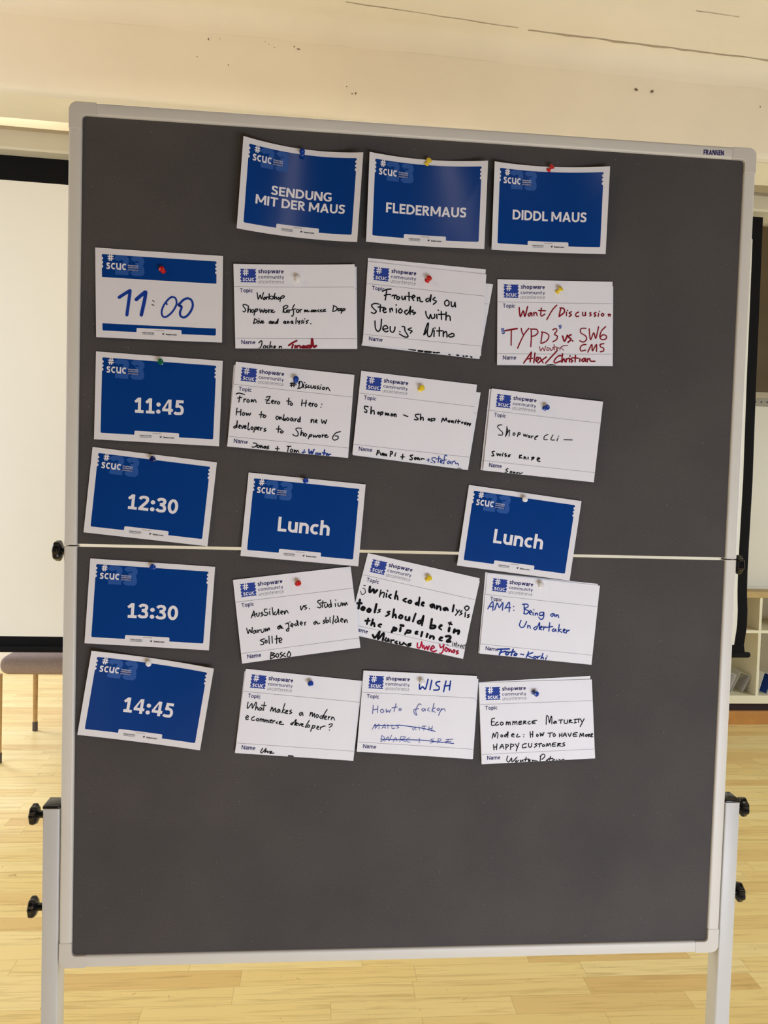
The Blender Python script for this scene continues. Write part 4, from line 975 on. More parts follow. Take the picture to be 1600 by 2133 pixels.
v = (1020, 565, 5.926); q = crop(*v)
topic_card(q((100, 128), (1526, 188), (1520, 1171), (92, 1158)), (1, 1, 4, 4), (0, 0), 'white card behind the dark red discussion card, its lower edge showing', v, [('ink_black', '16: 700,1165 735,1158 770,1156 815,1166; 720,1165 800,1165')], back=True)
t3, _ = topic_card(q((98, 98), (1517, 130), (1518, 1145), (92, 1143)), (2, 2, 6, 6), (1, 1), 'white topic card handwritten in dark red marker under a yellow pin', v, [('ink_red',
 '18: 365,450 378,560 415,490 435,558 468,440 | 15: 505,512 475,535 490,555 520,515 522,555; 545,510 548,550; 548,522 575,512 585,550; 640,455 630,535 645,555 680,530; 605,485 690,490; 830,420 775,480 705,598 | 18: 878,455 858,555; 868,455 915,462 920,510 858,560 | 15: 950,505 948,550; 958,482; 1012,500 980,520 1010,540 980,562; 1098,505 1065,525 1068,560 1100,555; 1150,508 1150,545 1178,545 1182,508 1185,548; 1250,510 1235,525 1255,540 1235,555; 1312,510 1288,525 1312,545 1290,560; 1345,520 1340,558; 1355,495; 1392,520 1378,540 1395,555 1410,535 1392,520; 1465,530 1468,555; 1470,538 1488,533 1488,555;'
 '268,728 265,915; 390,705 400,755 418,785; 485,705 420,790 345,950; 512,720 515,800 508,932; 505,715 580,720 595,760 560,795 515,805; 650,755 632,890; 640,750 700,765 732,800 705,860 640,892; 780,725 815,708 830,735 800,780 835,800 825,845 780,872; 1190,705 1130,710 1125,760 1185,800 1195,845 1155,875 1112,858; 1228,710 1245,845 1285,760 1310,830 1345,685; 1432,685 1380,740 1360,810 1385,845 1435,835 1440,800 1400,785 1370,810; 1190,905 1140,915 1118,950 1130,985 1185,975; 1212,1000 1262,905 1268,985 1318,905 1318,990; 1410,895 1365,905 1370,935 1405,950 1405,985 1365,995 | 20: 190,735 340,708; 900,800 925,865 960,790; 1005,785 970,810 1005,840 968,878; 1022,858 |'
 '9: 615,930 630,985 655,945 675,985 690,925; 710,950 705,975 730,975 735,950 712,945; 750,950 755,980 780,965 785,945; 795,905 800,975; 775,940 825,935; 825,965 850,950 835,940 825,965 840,978; 865,945 868,975; 870,955 900,925 965,920; 885,950 915,975 |'
 '17: 420,1135 515,1000; 515,1000 500,1120; 455,1085 530,1075; 560,1010 545,1132; 575,1110 605,1085 590,1060 570,1100 600,1132; 620,1065 660,1132; 700,1060 600,1132; 830,985 690,1136; 900,1045 845,1050 795,1110 815,1132 875,1110; 900,1020 890,1125 915,1080 930,1120; 945,1080 945,1120; 948,1090 975,1075; 985,1075 985,1120; 990,1045; 1020,1070 1000,1090 1025,1105 1005,1125; 1060,1040 1055,1120; 1035,1070 1095,1075; 1115,1080 1112,1115; 1165,1075 1135,1100 1160,1115 1180,1075 1185,1115; 1205,1080 1205,1120; 1208,1092 1235,1080 1245,1110 1300,1112'),
 ('ink_blue', '12: 150,705 155,745; 165,705 180,765 155,765; 858,670 862,690; 880,665 878,700 862,705')])

v = (465, 745, 5.517); q = crop(*v)
topic_card(q((122, 82), (1480, 232), (1420, 1135), (47, 1012)), (1, 1, 4, 4), (0, 0), 'white card behind the zero to hero card, left edge showing', back=True)
t4, _ = topic_card(q((145, 45), (1508, 198), (1435, 1153), (45, 1020)), (2, 3, 7, 7), (2, 1), 'white topic card about going from zero to hero, beside the 11:45 card', v, [('ink_black',
 '12: 790,285 785,335; 815,285 812,335; 770,300 838,295; 772,322 840,312; 868,300 880,272 912,290 905,340 855,358; 882,275 868,350; 925,310 920,345; 935,285; 960,310 945,325 962,340 940,350; 985,320 972,340 995,345; 1010,320 1010,348 1035,345 1042,322; 1065,325 1050,340 1065,350 1048,358; 1095,325 1080,340 1098,352 1080,362; 1118,335 1112,365; 1125,312; 1150,340 1138,358 1155,368 1168,350 1150,340; 1185,345 1185,370; 1187,358 1205,345 1215,362 1228,382;'
 '150,418 185,408 245,425; 192,440 180,512; 165,465 215,458; 240,475 238,512; 240,488 262,475; 285,480 272,500 285,515 302,500 285,480; 325,482 322,512 335,485 345,512 358,485 372,490 378,515; 495,455 540,450 495,520 535,525; 485,485 530,490; 555,515 580,500 565,490 555,515 575,530; 595,500 595,530 600,508 612,500; 635,505 620,522 638,535 650,515 635,505; 755,465 748,540; 730,498 780,505; 785,520 768,535 782,550 798,532 785,520; 910,485 900,555; 955,490 945,560; 900,525 960,522; 985,540 1010,530 995,520 985,545 1005,560; 1025,525 1022,560 1030,535 1042,525; 1065,530 1050,548 1065,565 1080,548 1065,530; 1132,535; 1122,568;'
 '160,580 150,660; 205,595 200,665; 150,625 205,622; 235,630 218,650 232,665 250,645 235,630; 265,635 272,665 288,640 300,665 318,638; 440,620 432,692; 415,655 465,655; 475,660 458,678 475,690 492,672 475,660; 620,672 605,695 620,712 640,690 620,672; 650,680 650,712 665,685 680,712; 700,655 692,715 715,700 712,725 692,720; 738,690 728,710 742,725 755,705 738,690; 790,690 770,710 785,728 800,700 805,730; 825,700 825,732 832,710 845,702; 875,705 855,720 865,738 885,715 885,680 882,740; 1012,710 1010,748 1025,715 1040,718 1042,750; 1060,738 1080,725 1068,715 1058,740 1080,750; 1130,712 1140,755 1160,725 1172,760 1190,715;'
 '150,780 122,795 130,812 155,785 162,725 158,805; 178,800 200,785 188,775 178,800 195,815; 212,785 220,815 238,780; 245,805 265,790 252,782 245,810 265,815; 292,750 285,825 305,822; 330,795 320,815 332,828 345,808 330,795; 365,800 352,858; 365,805 385,800 380,822 358,828; 395,822 415,805 402,798 395,825 412,832; 430,805 430,838 435,815 450,808; 490,812 470,825 492,838 468,848; 640,785 632,860; 610,820 665,822; 672,840 655,855 672,868 690,850 672,840;'
 '900,815 860,808 835,825 860,860 855,900 815,895 802,880; 900,835 890,895 905,865 920,865 920,900; 945,870 930,888 945,905 960,885 945,870; 995,885 978,932; 995,890 1018,885 1010,905 985,908; 1035,890 1040,915 1058,895 1068,915 1088,890; 1105,892 1095,908 1108,918 1120,900 1105,892; 1140,885 1138,915 1145,895 1160,890; 1170,905 1195,892 1178,888 1168,908 1185,918 1208,910; 1348,850 1290,870 1258,920 1275,948 1315,935 1320,905 1285,900;'
 '345,980 385,990 375,1020 345,1030 332,1025; 400,1005 390,1025 405,1035 418,1015 400,1005; 430,1010 430,1038 445,1012 455,1040; 480,1018 465,1032 480,1042 490,1018 492,1042; 525,1015 505,1030 525,1040 502,1052; 625,1022 620,1072; 600,1045 645,1048; 735,1018 778,1020; 750,1025 740,1085; 785,1050 770,1072 788,1085 800,1065 785,1050; 818,1060 815,1090 832,1065 840,1090 855,1065 870,1090'),
 ('ink_blue', '11: 935,1058 915,1115; 905,1090 945,1085 | 15: 985,1055 990,1105 1015,1075 1020,1110 1045,1055; 1070,1095 1060,1115 1080,1118; 1088,1095 1095,1120 1115,1100 1120,1125; 1165,1060 1155,1125; 1140,1095 1180,1098; 1185,1115 1200,1105 1185,1128 1200,1130; 1210,1110 1212,1130; 1214,1116 1235,1110')])

v = (725, 765, 5.517); q = crop(*v)
topic_card(q((180, 132), (1525, 290), (1378, 1182), (55, 1010)), (1, 1.5, 4, 4), (0, 0), 'white card behind the shop monitoring card, tilted out at the right', v, [('ink_black', '8: 1255,1165 1280,1160 1305,1170')], back=True)
t5, _ = topic_card(q((152, 40), (1482, 200), (1382, 1148), (50, 998)), (2, 2, 7, 7), (1, 1), 'white topic card on shop monitoring with one black line near its top', v, [('ink_black',
 '14: 232,455 195,448 190,475 215,495 212,520 188,512; 268,455 262,535 275,505 298,500 302,540; 350,515 340,530 352,540 362,525 350,515; 378,515 372,555; 378,520 400,515 395,540 375,540; 430,525 432,550 442,528 452,552 462,530 472,555; 502,535 492,550 505,560 515,545 502,535; 530,540 530,565 540,540 552,545 552,570; 638,548 688,568; 818,540 775,548 785,575 805,590 795,605 762,600; 835,540 832,605 845,580 862,578 865,610; 930,590 920,602 932,612 942,600 930,590; 958,590 955,622; 958,595 998,590 990,612 960,615; 1075,630 1092,585 1108,618 1128,585 1135,618; 1160,612 1150,625 1165,632 1172,618 1160,612; 1190,615 1190,635 1205,615 1212,640; 1235,615 1232,640; 1245,605; 1270,605 1265,645; 1255,625 1290,622; 1305,632 1310,645 1320,630; 1335,635 1340,655; 1355,630 1345,660; 1370,640 1368,665 1385,645 1392,660; 1410,648 1395,675 1405,650;'
 '340,955 330,1008; 338,958 358,962 352,985 335,985; 372,985 375,1005 390,1008 395,988; 405,990 405,1015 418,995 425,1018 438,998 445,1018; 492,965 485,1025; 490,968 512,975 505,995 488,998; 542,1000 540,1022; 548,985; 630,1000 622,1062; 605,1030 648,1030; 745,1010 715,1018 738,1045 730,1065 708,1058; 772,1038 762,1052 775,1060 785,1045 772,1038; 798,1040 800,1062 812,1042 822,1065; 840,1055 850,1050 838,1062; 860,1050 875,1055'),
 ('ink_blue', '10: 925,1050 922,1085; 905,1068 940,1065; 1005,1040 965,1045 975,1075 1000,1085 985,1105 950,1090; 1045,1020 1035,1095; 1010,1055 1065,1050; 1060,1090 1085,1075 1070,1062 1058,1092 1080,1100; 1138,1020 1115,1012 1105,1060 1100,1112 1090,1105; 1080,1070 1130,1065; 1165,1075 1140,1095 1155,1110 1175,1085 1178,1108; 1195,1085 1195,1115; 1198,1095 1225,1078 1238,1110 1262,1105 1268,1128')])

v = (990, 795, 5.714); q = crop(*v)
topic_card(q((168, 88), (1490, 250), (1390, 1180), (65, 1050)), (1, 1, 4, 4), (0, 0), 'white card behind the Swiss knife card, left edge showing', back=True)
t6, _ = topic_card(q((195, 80), (1522, 238), (1412, 1198), (92, 1056)), (2, 4, 9, 7), (2, 2), 'white topic card mentioning a Swiss knife, beneath the dark red card', v, [('ink_black',
 '11: 318,515 285,518 265,540 300,580 325,605 320,635 275,635; 378,535 372,600 360,655; 362,650 395,590 410,580 402,650; 385,560 380,610; 460,608 448,630 462,640 475,620 460,608; 512,605 502,655; 512,612 535,610 530,630 508,632; 575,625 580,650 595,630 605,655 618,632; 640,640 628,655 640,665 650,645 652,668; 672,645 668,672 678,650 690,650; 705,672 735,655 748,645 720,655 708,685 725,690; 865,630 825,650 820,690 860,690; 925,635 900,690 945,695; 985,670 972,705; 992,648; 1055,692 1155,695 |'
 '14: 228,830 200,838 215,865 220,880 198,885; 258,855 265,880 280,860 292,882 305,862; 325,865 322,885; 332,850; 365,855 350,870 372,880 355,895; 418,870 395,878 410,888 390,895; 530,875 525,910; 552,875 525,895 555,912; 582,895 580,920 592,895 605,922; 630,900 628,922; 690,898 670,935; 672,905 700,902 690,920 675,920; 735,930 768,915 745,908 738,940 770,950 |'
 '12: 390,1035 365,1050 385,1070 352,1083; 425,1065 415,1080 430,1090 438,1075 425,1065; 455,1075 455,1092 468,1078 475,1093; 490,1088 510,1082 495,1095; 525,1085 530,1098 562,1084')])

v = (475, 1170, 5.517); q = crop(*v)
t7, _ = topic_card(q((57, 210), (1410, 55), (1522, 988), (162, 1172)), (2.5, 2, 10, 8), (1, 1), 'white topic card tilted up at the right under the left Lunch card, red pin', v, [('ink_black',
 '12: 268,645 298,565; 298,565 312,635; 275,620 330,600; 330,590 335,625 355,620 360,585; 398,580 380,595 405,605 380,628; 448,545 420,548 425,580 460,590 440,618 415,612; 478,570 482,610; 480,545; 508,528 520,612; 545,575 530,600 550,612 572,580 580,545 585,608; 605,590 630,575 615,565 605,590 625,605; 645,570 650,602 665,570 675,560 690,585 692,590; 835,510 842,555 870,505; 900,500 875,515 905,530 885,548; 935,538; 1065,440 1030,455 1045,480 1070,505 1055,530 1025,520; 1090,450 1085,525; 1060,475 1130,470; 1110,490 1115,525 1140,515 1145,485; 1180,485 1155,505 1170,525 1190,490; 1178,440 1190,520; 1232,480 1235,515; 1235,440; 1265,475 1268,508 1295,505 1300,470; 1315,475 1318,505 1335,475 1345,505 1360,470 1370,495;'
 '215,765 232,825 248,780 270,815 280,755; 305,790 285,810 305,825 320,790 325,815; 340,785 345,815; 346,800 370,780; 380,780 385,810 410,805 415,770; 430,770 432,800 450,770 455,795 470,760 480,785; 595,735 570,755 585,775 605,745 610,770; 575,750 620,745; 600,730 620,760 635,765; 690,700 700,750 695,795 670,790 690,765; 660,715 695,705; 712,690; 720,740 750,725 735,710 722,735 745,750; 785,710 765,725 785,735 805,700 790,675 810,735; 830,715 855,705 840,690 830,715 850,730; 880,700 885,730; 882,705 895,695;'
 '1010,685 985,705 1000,720 1020,690 1030,715 1055,705; 1110,670 1095,685 1115,695 1095,712; 1125,640 1128,700 1155,690 1150,670 1130,685; 1170,655 1175,700; 1172,640; 1215,620 1205,715; 1245,660 1228,685 1245,700 1268,665 1255,625 1275,695; 1295,675 1320,665 1305,650 1295,680 1315,695; 1335,670 1340,700 1352,668 1365,670 1372,700; 420,885 372,905 410,925 405,950 375,955; 435,900 425,925 440,935 452,915 435,900; 470,855 475,940; 505,855 510,935; 560,850 560,940; 540,890 590,880; 585,915 620,895 600,875 588,900 595,930 615,925;'
 '495,1040 488,1115; 495,1045 535,1055 500,1075 545,1085 490,1118; 565,1055 550,1080 570,1100 585,1070 565,1055; 620,1040 600,1060 625,1080 600,1100; 655,1050 630,1075 665,1090; 700,1030 680,1080 705,1095 720,1060 700,1030')])

v = (735, 1145, 5.714); q = crop(*v)
topic_card(q((190, 75), (1512, 372), (1308, 1285), (-55, 980)), (0.6, 0.8, 2.2, 2), (0, 0), 'white card behind the bold black code card, a sliver at its right', back=True)
t8, _ = topic_card(q((180, 40), (1510, 340), (1312, 1300), (-67, 998)), (1.8, 2, 4.5, 3.5), (0, 0), 'strongly tilted white topic card in thick black marker about code analysis', v, [('ink_black',
 '9: 130,425 150,428; 92,490 110,535 150,510 140,465 118,462 | 28: 205,440 200,505 245,472 255,512 290,482 | 15: 335,480 318,560; 320,540 350,512 375,515 365,570 | 22: 455,535 428,555 450,578; 520,495 500,585 | 20: 500,560 528,548 535,595 | 18: 402,520 398,565; 412,487 | 22: 635,582 600,600 632,622; 680,602 658,622 684,638 698,614 680,602; 768,630 745,640 760,655 785,620 795,568 782,665; 822,645 848,635 832,625 818,658 842,668 |'
 '24: 958,650 922,662 942,688 965,655 972,692; 1002,668 998,705 1020,677 1042,682 1045,718; 1108,692 1078,705 1098,722 1120,697 1132,722; 1203,660 1188,735 | 15: 1230,710 1245,735; 1270,720 1222,780; 1300,725 1280,745 1300,760 1270,778; 1340,745 1335,800; 1388,772 1365,780 1385,795 1362,808; 1360,670 1330,690 1355,725 1385,690 1360,668 |'
 '28: 85,595 68,700; 55,638 105,638; 118,682 102,705 125,718 140,692 118,682; 195,702 172,725 195,742 212,717 195,702; 282,648 260,745 | 15: 330,710 305,720 325,735 290,750 | 20: 440,735 412,745 435,765 392,792 | 24: 492,708 474,805; 478,788 508,772 513,810; 570,777 548,805 575,818 592,792 570,777; 630,797 628,830 658,838 675,802 672,842; 748,762 715,855; 800,842 770,860 790,882 815,855 842,788 822,900 |'
 '28: 942,825 922,930; 932,902 982,907 970,932 924,935 | 20: 1035,920 1062,902 1045,898 1025,928 1055,952 | 32: 1150,930 1142,970; 1212,950 1202,985; 1212,970 1262,965 1255,1000 | 20: 1140,870 1180,890; 1168,862 1150,895 |'
 '24: 183,818 167,885; 148,845 200,845; 240,830 218,900; 227,885 252,872 258,912 | 18: 312,895 342,890 325,885 302,905 328,922 | 28: 490,925 464,980; 485,928 518,938 508,960 478,962; 570,930 562,970 | 32: 570,900 602,905 | 24: 650,958 622,1005; 647,958 688,967 678,988 642,988 | 18: 745,990 775,977 755,972 742,1000 772,1003 | 26: 828,978 812,1030; 883,1018 877,1040; 888,1000; 925,1025 917,1052; 922,1038 948,1030 965,1042 960,1062 | 20: 1038,1060 1068,1046 1045,1042 1028,1072 1062,1083 | 30: 1108,1033 1148,1028 1162,1050 1120,1092 1162,1092 |'
 '26: 238,1015 262,1048 320,975; 320,975 300,1065 368,992 355,1082 | 20: 400,1050 382,1078 410,1088 425,1060 430,1093; 455,1075 455,1103; 460,1080 490,1077; 525,1090 502,1105 530,1118; 560,1100 560,1123 590,1128 605,1105; 610,1112 640,1135; 692,1117 658,1125 688,1138 652,1148 | 7: 1192,1100 1185,1145; 1205,1145 1210,1110 1220,1148; 1235,1095 1230,1155; 1220,1120 1245,1120; 1250,1140 1265,1130 1250,1155; 1275,1135 1280,1165 1295,1130; 1300,1150 1310,1140 1300,1170; 1325,1145 1315,1175; 1345,1120 1335,1180; 1318,1135 1350,1140; 1118,1128 1135,1138'),
 ('ink_pink', '17: 770,1110 768,1160 800,1165 820,1095; 820,1100 830,1170; 845,1140 855,1185 880,1150 890,1190 910,1145; 930,1185 970,1165 950,1145 925,1190 960,1212 995,1200 | 16: 1035,1130 1045,1165 1080,1145; 1085,1125 1075,1200 1050,1238 1035,1230; 1110,1165 1095,1195 1115,1210 1130,1180 1110,1165; 1145,1180 1145,1215 1165,1190 1175,1220; 1205,1190 1185,1215 1205,1225 1215,1195; 1255,1202 1230,1215 1255,1230 1230,1243')])

v = (985, 1180, 5.714); q = crop(*v)
topic_card(q((150, 68), (1490, 207), (1395, 1150), (65, 1028)), (0.8, 0.8, 3, 3), (0, 0), 'white card behind the blue undertaker card, its left and top edges showing', back=True)
t9, _ = topic_card(q((174, 75), (1513, 228), (1413, 1170), (78, 1036)), (2, 2, 6.5, 6), (0, 0), 'white topic card about an undertaker in blue marker, half under the right Lunch card', v, [('ink_blue',
 '13: 178,505 238,415 238,525; 205,480 245,478; 260,515 292,435 315,490 358,430 352,520; 382,500 435,425 432,540; 400,490 448,490; 485,475; 487,520; 610,455 612,540 605,560; 590,450 650,450 655,480 612,505 665,530 640,565 605,560; 675,555 700,540 685,525 672,555 692,575; 715,545 718,580; 725,512; 745,555 742,580; 744,565 765,555 772,580; 835,545 800,550 795,580 830,580 845,545 840,610 810,630 785,605; 955,560 925,575 945,595 968,565 975,595; 990,575 990,600; 992,588 1012,575 1022,608;'
 '575,640 555,695 575,725 610,715 640,655; 655,700 652,730; 654,712 678,705 685,735; 755,715 725,735 745,755 770,720 795,670 790,750; 800,735 825,720 812,712 800,740 820,755; 845,715 840,755; 842,735 868,718; 915,668 905,770; 870,725 950,715; 965,740 945,760 965,775 985,745 990,775; 1030,690 1015,780; 1050,745 1025,760 1060,785; 1075,770 1100,755 1085,745 1075,775 1100,790; 1120,755 1110,795; 1115,775 1150,757 |'
 '18: 305,985 435,980; 345,985 315,1052; 320,1025 390,1010; 410,1015 390,1040 410,1052 430,1025 410,1015; 480,985 455,1060; 440,1020 500,1015; 505,1035 490,1055 510,1060 525,1040 505,1035 | 14: 565,1042 605,1050; 665,1015 635,1085; 715,1025 650,1055 720,1090; 735,1070 720,1088 745,1096 755,1075 735,1070; 770,1070 770,1096; 774,1082 800,1065; 835,1035 810,1098; 818,1090 835,1080 840,1100; 875,1085 866,1104; 882,1064')])

v = (475, 1380, 5.517); q = crop(*v)
topic_card(q((190, 100), (1520, 232), (1425, 1112), (80, 1030)), (0.8, 0.6, 2, 4), (0, 0), 'white card behind the modern developer card, left edge showing', v, [], back=True)
t10, _ = topic_card(q((205, 72), (1545, 212), (1440, 1130), (80, 1040)), (2.4, 1.6, 3.6, 7), (0, 0), 'white topic card asking what makes a modern developer, beside the 14:45 card', v, [('ink_black',
 '11: 232,455 222,520 240,515 275,470 280,525 320,455; 330,460 315,545; 318,530 338,510 345,545; 375,515 355,535 370,550 390,520 392,550; 420,455 408,550; 385,490 440,495; 505,510 488,560; 490,545 515,520 518,560 545,522 545,570; 585,535 560,560 575,575 595,540 598,575; 655,470 620,580; 650,540 625,560 650,580; 665,570 690,555 672,550 660,580 685,585; 730,545 710,560 735,575 705,590; 845,570 820,590 835,610 855,575 862,610; 950,570 940,615; 944,600 970,572 970,620 995,585 995,630; 1025,595 1010,615 1025,635 1040,610 1025,595; 1080,610 1055,625 1070,645 1095,610 1140,540; 1105,600 1088,650; 1110,640 1135,620 1118,615 1108,645 1130,655; 1155,620 1150,655; 1152,640 1175,620; 1195,625 1185,660; 1190,645 1212,630 1225,662;'
 '205,640 235,625 225,608 205,630 210,655 235,650; 305,620 272,640 280,665 310,660; 340,640 325,658 340,672 355,655 340,640; 370,645 368,675; 370,660 388,646 392,678; 392,662 408,650 412,680; 425,655 425,685; 427,670 442,658 448,688; 448,672 462,662 465,690; 480,675 505,665 490,658 480,685 500,692; 518,665 515,695; 517,680 540,668; 572,680 552,692 572,702; 590,695 615,685 600,675 588,705 640,712; 745,690 720,705 735,715 755,690 785,655 765,720; 780,710 800,700 788,692 778,718 798,722; 812,700 820,725 840,700; 845,720 865,708 852,702 845,725 865,735; 935,665 890,740 905,740; 925,715 912,735 928,745 940,725 925,715; 975,720 950,790; 975,730 1000,725 992,750 965,755; 1020,755 1045,740 1030,732 1020,760 1042,768; 1065,740 1060,770; 1063,752 1090,735 1118,730; 1160,715 1195,703 1195,725 1165,745; 1165,774; 400,985 375,1028 395,1034 440,985; 440,985 422,1034; 425,1032 450,1015 455,1036 475,1020; 480,1038 505,1025 490,1022 482,1043 528,1040 | 16: 695,1072 720,1074 748,1078')])

v = (735, 1385, 5.818); q = crop(*v)
topic_card(q((150, 100), (1523, 170), (1456, 1140), (60, 1040)), (1, 1, 4, 4), (0, 0), 'white card behind the struck-through wish card, right edge showing', back=True)
t11, _ = topic_card(q((130, 68), (1505, 135), (1447, 1143), (48, 1052)), (3.4, 3, 8, 8), (1, 1), 'white topic card headed WISH with two struck-through blue lines', v, [('ink_blue',
 '17: 808,235 812,295 845,265 880,290 912,175; 958,185 935,300; 1055,200 1010,215 1015,245 1045,265 1040,300 980,305; 1130,195 1100,325; 1185,195 1170,305; 1110,255 1180,250 | 9: 258,738 300,732 480,735 560,730 720,750 850,768 998,805; 262,732 300,738; 340,900 500,905 800,910 1000,930 1222,952'),
 ('ink_bluepen', '9: 248,490 240,590; 305,495 298,580; 245,545 300,535; 355,535 335,555 352,580 378,560 355,535; 405,535 408,575 430,550 440,575 462,540; 525,470 500,565; 475,520 540,510; 572,525 558,545 575,555 588,535 572,525; 830,485 800,475 765,545 768,590 775,608 750,595 740,545 800,530; 855,525 835,545 855,560 875,530 878,558; 925,520 905,545 930,560; 985,465 960,570; 1000,520 960,545 1000,575; 1045,525 1020,540 1030,555 1050,540 1045,525; 1075,530 1040,610; 1070,548 1105,530 1120,560 |'
 '7: 235,780 275,715 270,770 318,718 315,775; 352,772 385,720 395,770; 360,755 395,752; 425,720 425,770; 475,725 475,770 510,765; 560,725 530,740 560,755 535,768; 720,765 735,790 755,750 765,790; 800,738; 805,755 805,790; 840,745 890,740; 865,745 860,795; 925,745 920,795; 965,740 955,800; 922,772 960,770; 350,860 340,925; 350,855 380,875 375,910 340,928; 385,925 430,870 440,920 470,850; 490,930 520,880 535,925; 580,870 570,935; 580,870 635,870 620,895 580,905 640,930; 690,880 650,905 660,930 695,935; 808,885 805,945; 985,895 945,905 985,925 940,950; 1035,895 1030,950; 1035,895 1070,900 1060,920 1035,922; 1130,905 1215,900; 1160,905 1130,950; 1120,930 1190,928')])

v = (985, 1400, 5.926); q = crop(*v)
topic_card(q((70, 124), (1450, 47), (1490, 1040), (104, 1120)), (0.8, 0.8, 3, 3), (0, 0), 'white card behind the black capitals card, top edge showing above it', back=True)
t12, _ = topic_card(q((76, 132), (1470, 90), (1510, 1065), (110, 1138)), (2, 2.4, 7, 6), (0, 0), 'white topic card in black capitals about happy customers, lowest at the right', v, [('ink_black',
 '12: 270,570 235,580 232,655 270,652; 235,615 265,612; 310,615 282,635 285,655 318,648; 355,615 338,635 355,655 378,632 355,615; 415,612 412,650; 413,632 432,615 438,650; 438,630 458,615 462,650; 495,605 492,650; 494,628 512,610 520,645; 521,626 540,606 545,645; 602,605 572,612 570,645 605,640; 575,625 598,622; 628,605 625,640; 628,605 652,605 645,620 628,622 658,638; 705,605 680,622 690,640 712,635; 790,595 738,605 735,635 770,632; 738,620 765,615; 905,645 912,540 935,560 945,625 965,550 975,560 975,640; 1015,605 995,625 1010,635 1025,605 1035,632; 1060,592 1110,588; 1088,592 1085,632; 1130,590 1128,628 1165,628 1168,590; 1190,590 1188,628; 1190,590 1220,592 1192,610 1230,625; 1250,585 1275,582; 1262,585 1262,625; 1250,628 1280,622; 1285,582 1325,578; 1305,582 1305,622; 1330,580 1345,612; 1375,575 1325,672;'
 '240,815 255,755 270,800 290,750 310,755 305,815; 355,772 345,790 358,802 370,785 355,772; 415,765 390,785 400,800 420,775 435,735 430,805; 480,780 510,770 490,760 478,790 510,800; 555,765 540,800 582,795; 628,770; 626,797; 708,735 712,805; 740,730 738,800; 712,770 740,765; 795,765 785,785 798,795 808,778 795,765; 830,750 838,790 852,760 862,785 878,745; 925,755 985,748; 955,752 950,802; 1005,755 990,775 1000,795 1020,780 1005,755; 1070,760 1070,800; 1100,750 1098,798; 1072,780 1100,775; 1112,795 1140,750 1155,795; 1122,778 1150,775; 1175,755 1195,795 1215,750; 1290,745 1245,755 1240,790 1285,788; 1245,770 1275,768; 1318,800 1330,755 1345,790 1362,752 1370,795; 1400,768 1390,785 1402,795 1412,775 1400,768; 1425,765 1425,800; 1425,770 1445,768 1430,782 1455,798; 1462,785 1480,762 1460,765 1460,798 1480,795;'
 '255,895 262,960; 298,885 292,955; 258,930 298,918; 332,945 362,890 382,945; 342,925 375,918; 408,890 408,955; 405,892 438,900 430,920 408,928; 468,885 465,955; 465,888 505,895 495,915 468,925; 525,885 545,920; 570,875 535,972; 660,882 618,895 615,935 660,925; 690,880 690,920 720,922 728,880; 790,880 765,892 788,905 760,928; 800,890 850,880; 828,885 822,925; 872,892 858,908 870,920 888,905 872,892; 905,915 918,880 928,910 950,880 962,915; 1025,872 985,880 985,915 1020,912; 988,895 1015,892; 1050,880 1045,918; 1050,882 1085,882 1050,898 1090,915; 1135,870 1110,885 1135,900 1105,918;'
 '432,1035 418,1085 445,1110 478,1060 485,1108 545,1050; 540,1085 525,1105 545,1108 560,1090; 585,1085 590,1106 615,1085 620,1104; 660,1050 645,1100; 630,1080 690,1072; 685,1098 710,1085 695,1080 685,1100 705,1102; 735,1085 735,1102; 738,1092 795,1097; 838,1035 830,1098; 830,1040 870,1010 890,1040 850,1080; 905,1090 930,1080 910,1094; 960,1040 945,1088; 930,1070 990,1065; 985,1086 1010,1076 992,1088; 1030,1080 1035,1088; 1060,1075 1080,1084; 1100,1080 1128,1075')])

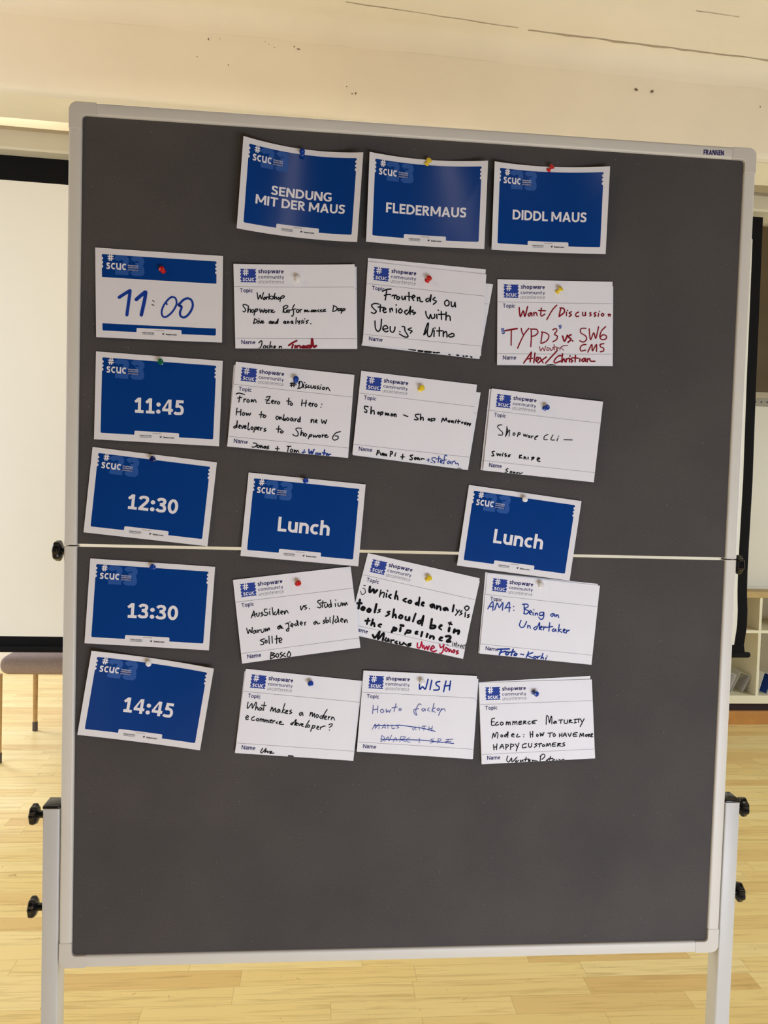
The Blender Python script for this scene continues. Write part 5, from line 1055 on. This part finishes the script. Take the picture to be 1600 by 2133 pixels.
# ---------------------------------------------------------------- push pins
pin(c1, 629.5, 315, 'blue', 'blue push pin on the top edge of the leftmost header card', (0, 1))
pin(c2, 894.5, 333, 'yellow', 'yellow push pin on the top edge of the middle header card', (4.5, 5.0))
pin(c3, 1150.5, 346, 'red', 'red push pin leaning right on the rightmost header card', (5.5, 6))
pin(c4, 336, 559.8, 'red', 'red push pin in the blue band of the 11:00 card', (-2, 2))
pin(t1, 621, 578, 'white', 'white push pin in the Workshop card', (2.5, 3.5))
pin(t2, 894.5, 579, 'red', 'red push pin in the card of three large black lines', (3, 3))
pin(t3, 1169, 601, 'yellow', 'yellow push pin in the dark red discussion card', (6.5, 6.5))
pin(c5, 333.6, 752.6, 'green', 'green push pin on the 11:45 card, the only green one', (0, 1))
pin(t4, 616.8, 788.5, 'blue', 'blue push pin in the zero to hero card', (1, 3.5))
pin(t5, 880, 807.5, 'yellow', 'yellow push pin in the shop monitoring card', (3.5, 3))
pin(t6, 1140.5, 848, 'blue', 'blue push pin in the Swiss knife card', (3, 2))
pin(c6, 316.9, 955.6, 'navy', 'dark navy push pin on the 12:30 card', (0, 1))
pin(c9, 636.7, 1001.3, 'blue', 'blue push pin on the left Lunch card', (0, 1))
pin(c10, 1093.8, 1040.3, 'white', 'white push pin on the right Lunch card', (-3, 0))
pin(c7, 317.2, 1180.8, 'blue', 'blue push pin on the 13:30 card', (0, 2))
pin(t7, 622.2, 1214.4, 'red', 'red push pin in the tilted card under the left Lunch card', (3, 3.5))
pin(t8, 895.1, 1203.6, 'yellow', 'yellow push pin in the thick black marker card', (4, 5.5))
pin(t9, 1128.5, 1218, 'white', 'white push pin in the undertaker card', (-1, 4))
pin(c8, 309.5, 1382.5, 'white', 'white push pin on the 14:45 card', (3, 3.5))
pin(t10, 647.6, 1423.5, 'blue', 'blue push pin in the modern developer card', (1.5, 4))
pin(t11, 880.2, 1421, 'white', 'white push pin over the handwriting of the wish card', (0, 3))
pin(t12, 1118.5, 1446, 'blue', 'blue push pin leaning down in the happy customers card', (4.5, -1))

for o in list(bpy.data.objects):
    if '_o' in o: del o['_o']
